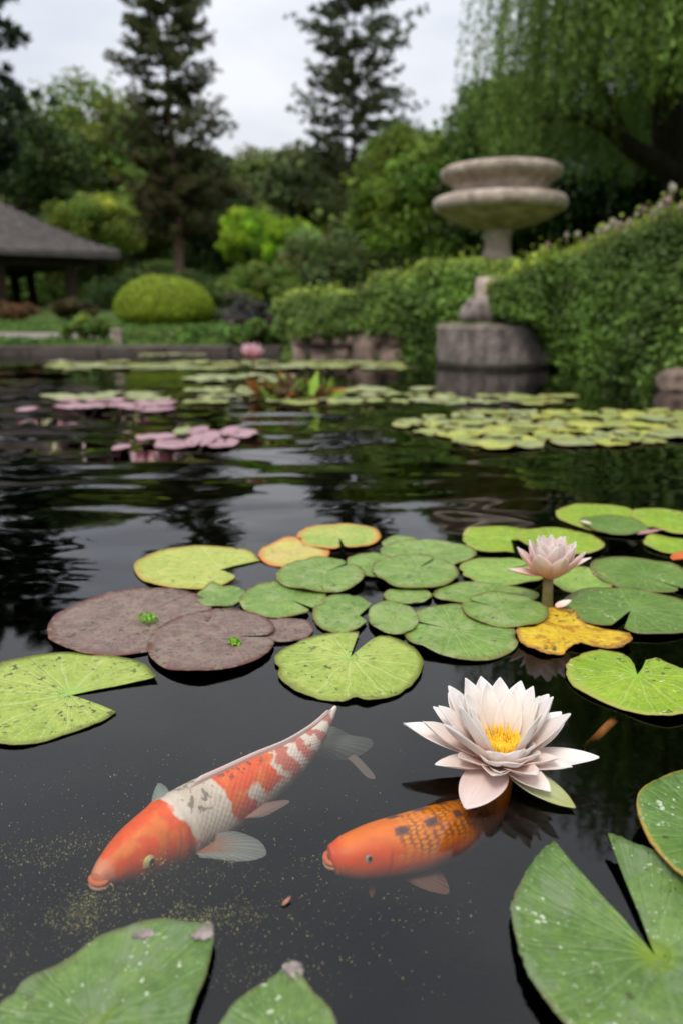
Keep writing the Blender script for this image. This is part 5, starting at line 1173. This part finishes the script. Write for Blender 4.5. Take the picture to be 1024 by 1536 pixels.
# ------------------------------------------------------------------ round clipped bush
def clipped(label, px, py, hwp, htop, hbot, Y, base, n, leaf, seed):
    c = far(px, py, Y); k = (Y / ray(px, py).y) / FPX; rx, zt, zb = hwp * k, htop * k, hbot * k
    root = empty('clipped_bush', (c[0], Y, hz(c[0], Y)), label, 'bush'); dz = c[2] - hz(c[0], Y)
    r_ = np.random.default_rng(seed); d = r_.normal(size=(n, 3)); d /= np.linalg.norm(d, axis=1)[:, None]
    def shp(d, s=1.0):
        z = np.where(d[:, 2] > 0, d[:, 2] * zt, d[:, 2] * zb); f = np.where(d[:, 2] < 0, 1 - .05 * d[:, 2] ** 2, 1.)
        e = np.sign(d[:, :2]) * np.abs(d[:, :2]) ** .92
        return np.stack([e[:, 0] * rx * f * s, e[:, 1] * rx * .85 * f * s, z * s + dz], 1)
    P = shp(d) * 1; P += d * (r_.uniform(-.03, .012, (n, 1)) + np.where(r_.random((n, 1)) < .03, r_.uniform(.0, .05, (n, 1)), 0)) + d * np.array([.03 * mnoise.noise(tuple(p * 3.3)) for p in P])[:, None]
    tone = np.array([math.exp(.22 * mnoise.noise(tuple(p * 5.))) for p in P])[:, None]
    v, f, kk = leaf_arrays(P, leaf * r_.uniform(.7, 1.3, n), leaf * .6, np.array(base) * tone * np.exp(r_.normal(size=(n, 1)) * .18), out=d, bias=.62)
    mesh_obj('foliage', v, f, M['leaf'], root, col=kk, smooth=False)
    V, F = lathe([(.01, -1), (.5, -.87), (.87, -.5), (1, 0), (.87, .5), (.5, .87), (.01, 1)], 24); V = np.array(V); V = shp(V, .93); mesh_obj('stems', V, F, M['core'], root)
    b = MB(); 
    for q in range(4): a = q * 1.57 + .4; b.tube([(math.cos(a) * rx * .25, math.sin(a) * rx * .25, -.03), (math.cos(a) * rx * .3, math.sin(a) * rx * .3, dz - zb * .5)], [.05, .04], 8)
    b.build('trunk', M['bark_dark'], root)
clipped('smooth dome-shaped yellow-green clipped bush on the far lawn', 248, 467, 74, 50, 24, 11.8, (.15, .20, .012), 24000, .045, 61)
def low_shrub(label, px, yt, yb, hw, Y, base, seed, cat='shrub', name='low_shrub', K=36, per=120, leafk=.11):
    broad_tree(name, label, cat, px, yt, yb, hw, Y, base, seed, K=K, per=per, leafk=leafk, trunk=False, shell=.5)
low_shrub('small yellow-green shrub at the pond edge left of the clipped bush', 128, 472, 518, 33, 8.75, (.085, .135, .022), 81)
low_shrub('brown-orange flowering plant beside the pavilion post', 105, 450, 480, 38, 14, (.06, .048, .018), 82)
low_shrub('orange flowering plant at the left edge of the lawn', 18, 452, 482, 34, 14, (.09, .05, .022), 83)
low_shrub('purple flowering plant on the far bank right of the clipped bush', 372, 452, 500, 34, 10.5, (.055, .048, .045), 84)
low_shrub('grassy green clump at the bank below the clipped bush', 300, 490, 524, 40, 8.7, (.070, .12, .022), 85)
low_shrub('leafy green clump at the bank left of the stone wall', 385, 484, 530, 48, 8.35, (.055, .105, .018), 86)
low_shrub('low green edging plant along the path', 40, 512, 528, 62, 8.6, (.05, .09, .018), 87)
low_shrub('fresh green clump between the clipped bush and the bank', 215, 500, 522, 50, 8.8, (.070, .115, .022), 88)
# low stone lantern-like post at the pond edge
p = far(178, 520, 8.45); b = MB(); b.box(-.045, .045, -.045, .045, -.02, .17); b.box(-.055, .055, -.055, .055, .172, .20)
o = b.build('stone_post', M['stone'], None, (p[0], p[1], .05), False); tag(o, 'small pale stone post at the far pond edge', 'post')
# lawn grass tufts near the far bank
n = 16000; X = rng.uniform(-6.5, -.7, n); Yg = 8.25 + rng.random(n) ** 1.3 * 4.5; keep = ~((Yg > 8.98) & (Yg < 9.97)); X, Yg = X[keep], Yg[keep]; n = len(X)
Zg = hgt(X, Yg); hh = rng.uniform(.03, .09, n); C = np.stack([X, Yg, Zg + hh * .45], 1)
ax = np.tile(np.array([0, 0, 1.]), (n, 1)) * 2 + rng.normal(size=(n, 3)) * .5
v, f, k = leaf_arrays(C, hh, .012, np.array([.07, .12, .022]) * np.exp(rng.normal(size=(n, 1)) * .35), axis=ax)
tag(mesh_obj('grass', v, f, M['leaf'], col=k), 'lawn grass on the far bank', 'grass', kind='stuff')
# orange-green plant in the pond
pc = at(442, 597); r = empty('pond_plant', pc, 'clump of orange and green upright leaves among the mid-pond pads', 'plant')
for cname, colr, nn in (('green_leaves', (.10, .16, .02), 50), ('orange_leaves', (.24, .09, .025), 26), ('dark_leaves', (.05, .03, .012), 36)):
    ang = rng.uniform(0, 6.28, nn); el = rng.uniform(.25, 1.3, nn); ln = rng.uniform(.08, .17, nn)
    d = np.stack([np.cos(ang) * np.cos(el) * 1.3, np.sin(ang) * np.cos(el), np.sin(el) * .8], 1); off = rng.normal(size=(nn, 3)) * np.array([.08, .05, 0])
    v, f, k = leaf_arrays(off + d * ln[:, None] * .6, ln, ln * .34, np.array(colr) * np.exp(rng.normal(size=(nn, 1)) * .3), axis=d * 3)
    mesh_obj('leaves', v, f, M['leaf'], r, col=k)

# ------------------------------------------------------------------ pavilion
def pavilion():
    Yp = 28.0; c = far(182, 381, Yp); gz = far(60, 466, Yp)[2]; x1 = c[0]; ze = c[2]; Wd, Dp = 16.0, 12.0; x0 = x1 - Wd; y0, y1 = Yp, Yp + Dp
    root = empty('garden_pavilion', ((x0 + x1) / 2, (y0 + y1) / 2, gz), 'open wooden garden pavilion with a grey shingled hip roof at the left', 'pavilion'); o0 = np.array(root.location)
    PR = R(34); root.rotation_euler = (0, 0, PR); rel = np.array([x1, y0, 0]) - np.array([o0[0], o0[1], 0]); rr_ = np.array([rel[0] * math.cos(PR) - rel[1] * math.sin(PR), rel[0] * math.sin(PR) + rel[1] * math.cos(PR)]); root.location = (x1 - rr_[0], y0 - rr_[1], gz)
    # concave hip roof
    cx_, cy_ = (x0 + x1) / 2, (y0 + y1) / 2; rows = 44; V = []; F = []; H = 4.3
    per = []
    nS = 20
    for s in range(4 * nS):
        q, t = divmod(s, nS); t /= nS
        per.append([(x0 + Wd * t, y0), (x1, y0 + Dp * t), (x1 - Wd * t, y1), (x0, y1 - Dp * t)][q])
    rid = 1.2
    for i in range(rows):
        f = i / (rows - 1)
        for (x, y) in per:
            rx_, ry_ = cx_ + max(-rid, min(rid, (x - cx_) * .3)), cy_
            zz = ze + H * (f ** 1.25) + .10 * (1 - f) * (abs(x - cx_) / (Wd / 2) * abs(y - cy_) / (Dp / 2)) ** 4
            step = .07 * (1 if i % 2 else 0)
            V.append((x + (rx_ - x) * f, y + (ry_ - y) * f, zz + step))
    n = len(per)
    for i in range(rows - 1):
        for s in range(n): a = i * n + s; b2 = i * n + (s + 1) % n; F.append((a, b2, b2 + n, a + n))
    # eave fascia and soffit
    nb = len(V)
    for (x, y) in per: V.append((x, y, ze - .16))
    for (x, y) in per: V.append((cx_ + (x - cx_) * .55, cy_ + (y - cy_) * .55, ze - .02))
    for s in range(n):
        s2 = (s + 1) % n; F.append((nb + s, nb + s2, s2, s)); F.append((nb + n + s, nb + n + s2, nb + s2, nb + s))
    rm = noise_mat('shingle', (.05, .043, .04), (.14, .122, .115), 3.5, .9, .8, bscale=14, stretch=(1.5, 1.5, 5), bdist=.06)
    mesh_obj('roof', np.array(V) - o0, F, rm, root, smooth=False)
    b = MB(); b.tube([np.array((cx_ - rid, cy_, ze + H)) - o0, np.array((cx_ + rid, cy_, ze + H)) - o0], .14, 10); b.build('ridge', rm, root)
    for k, x in enumerate((x1 - 1.6, x1 - 4.0, x0 + 8.0, x0 + 4.5, x0 + 1.0)):
        for y in (y0 + .9, y1 - 1.2):
            b = MB(); b.box(x - .17, x + .17, y - .17, y + .17, gz - .1, ze - .17); b.box(x - .22, x + .22, y - .22, y + .22, gz - .1, gz + .12)
            mesh_obj('post', np.array(b.V) - o0, b.F, M['wood'], root, smooth=False)
    for nm, bx in (('beam', (x0 + .6, x1 - .9, y0 + .78, y0 + 1.02)), ('beam', (x0 + .6, x1 - .9, y1 - 1.32, y1 - 1.08))):
        b = MB(); b.box(bx[0], bx[1], bx[2], bx[3], ze - .45, ze - .17 + .002); mesh_obj(nm, np.array(b.V) - o0, b.F, M['wood'], root, smooth=False)
    b = MB(); b.box(x0 + 1, x1 - 1.2, y1 - 1.6, y1 - 1.4, gz, gz + .45); mesh_obj('parapet', np.array(b.V) - o0, b.F, M['wood'], root, smooth=False)
    b = MB(); b.box(x0 + .4, x1 - .6, y0 + .4, y1 - .5, gz - .6, gz + .04); mesh_obj('floor_slab', np.array(b.V) - o0, b.F, M['stone_wet'], root, smooth=False)
pavilion()
print('objects', len(bpy.data.objects), 'tris~', sum(len(m.polygons) for m in bpy.data.meshes))
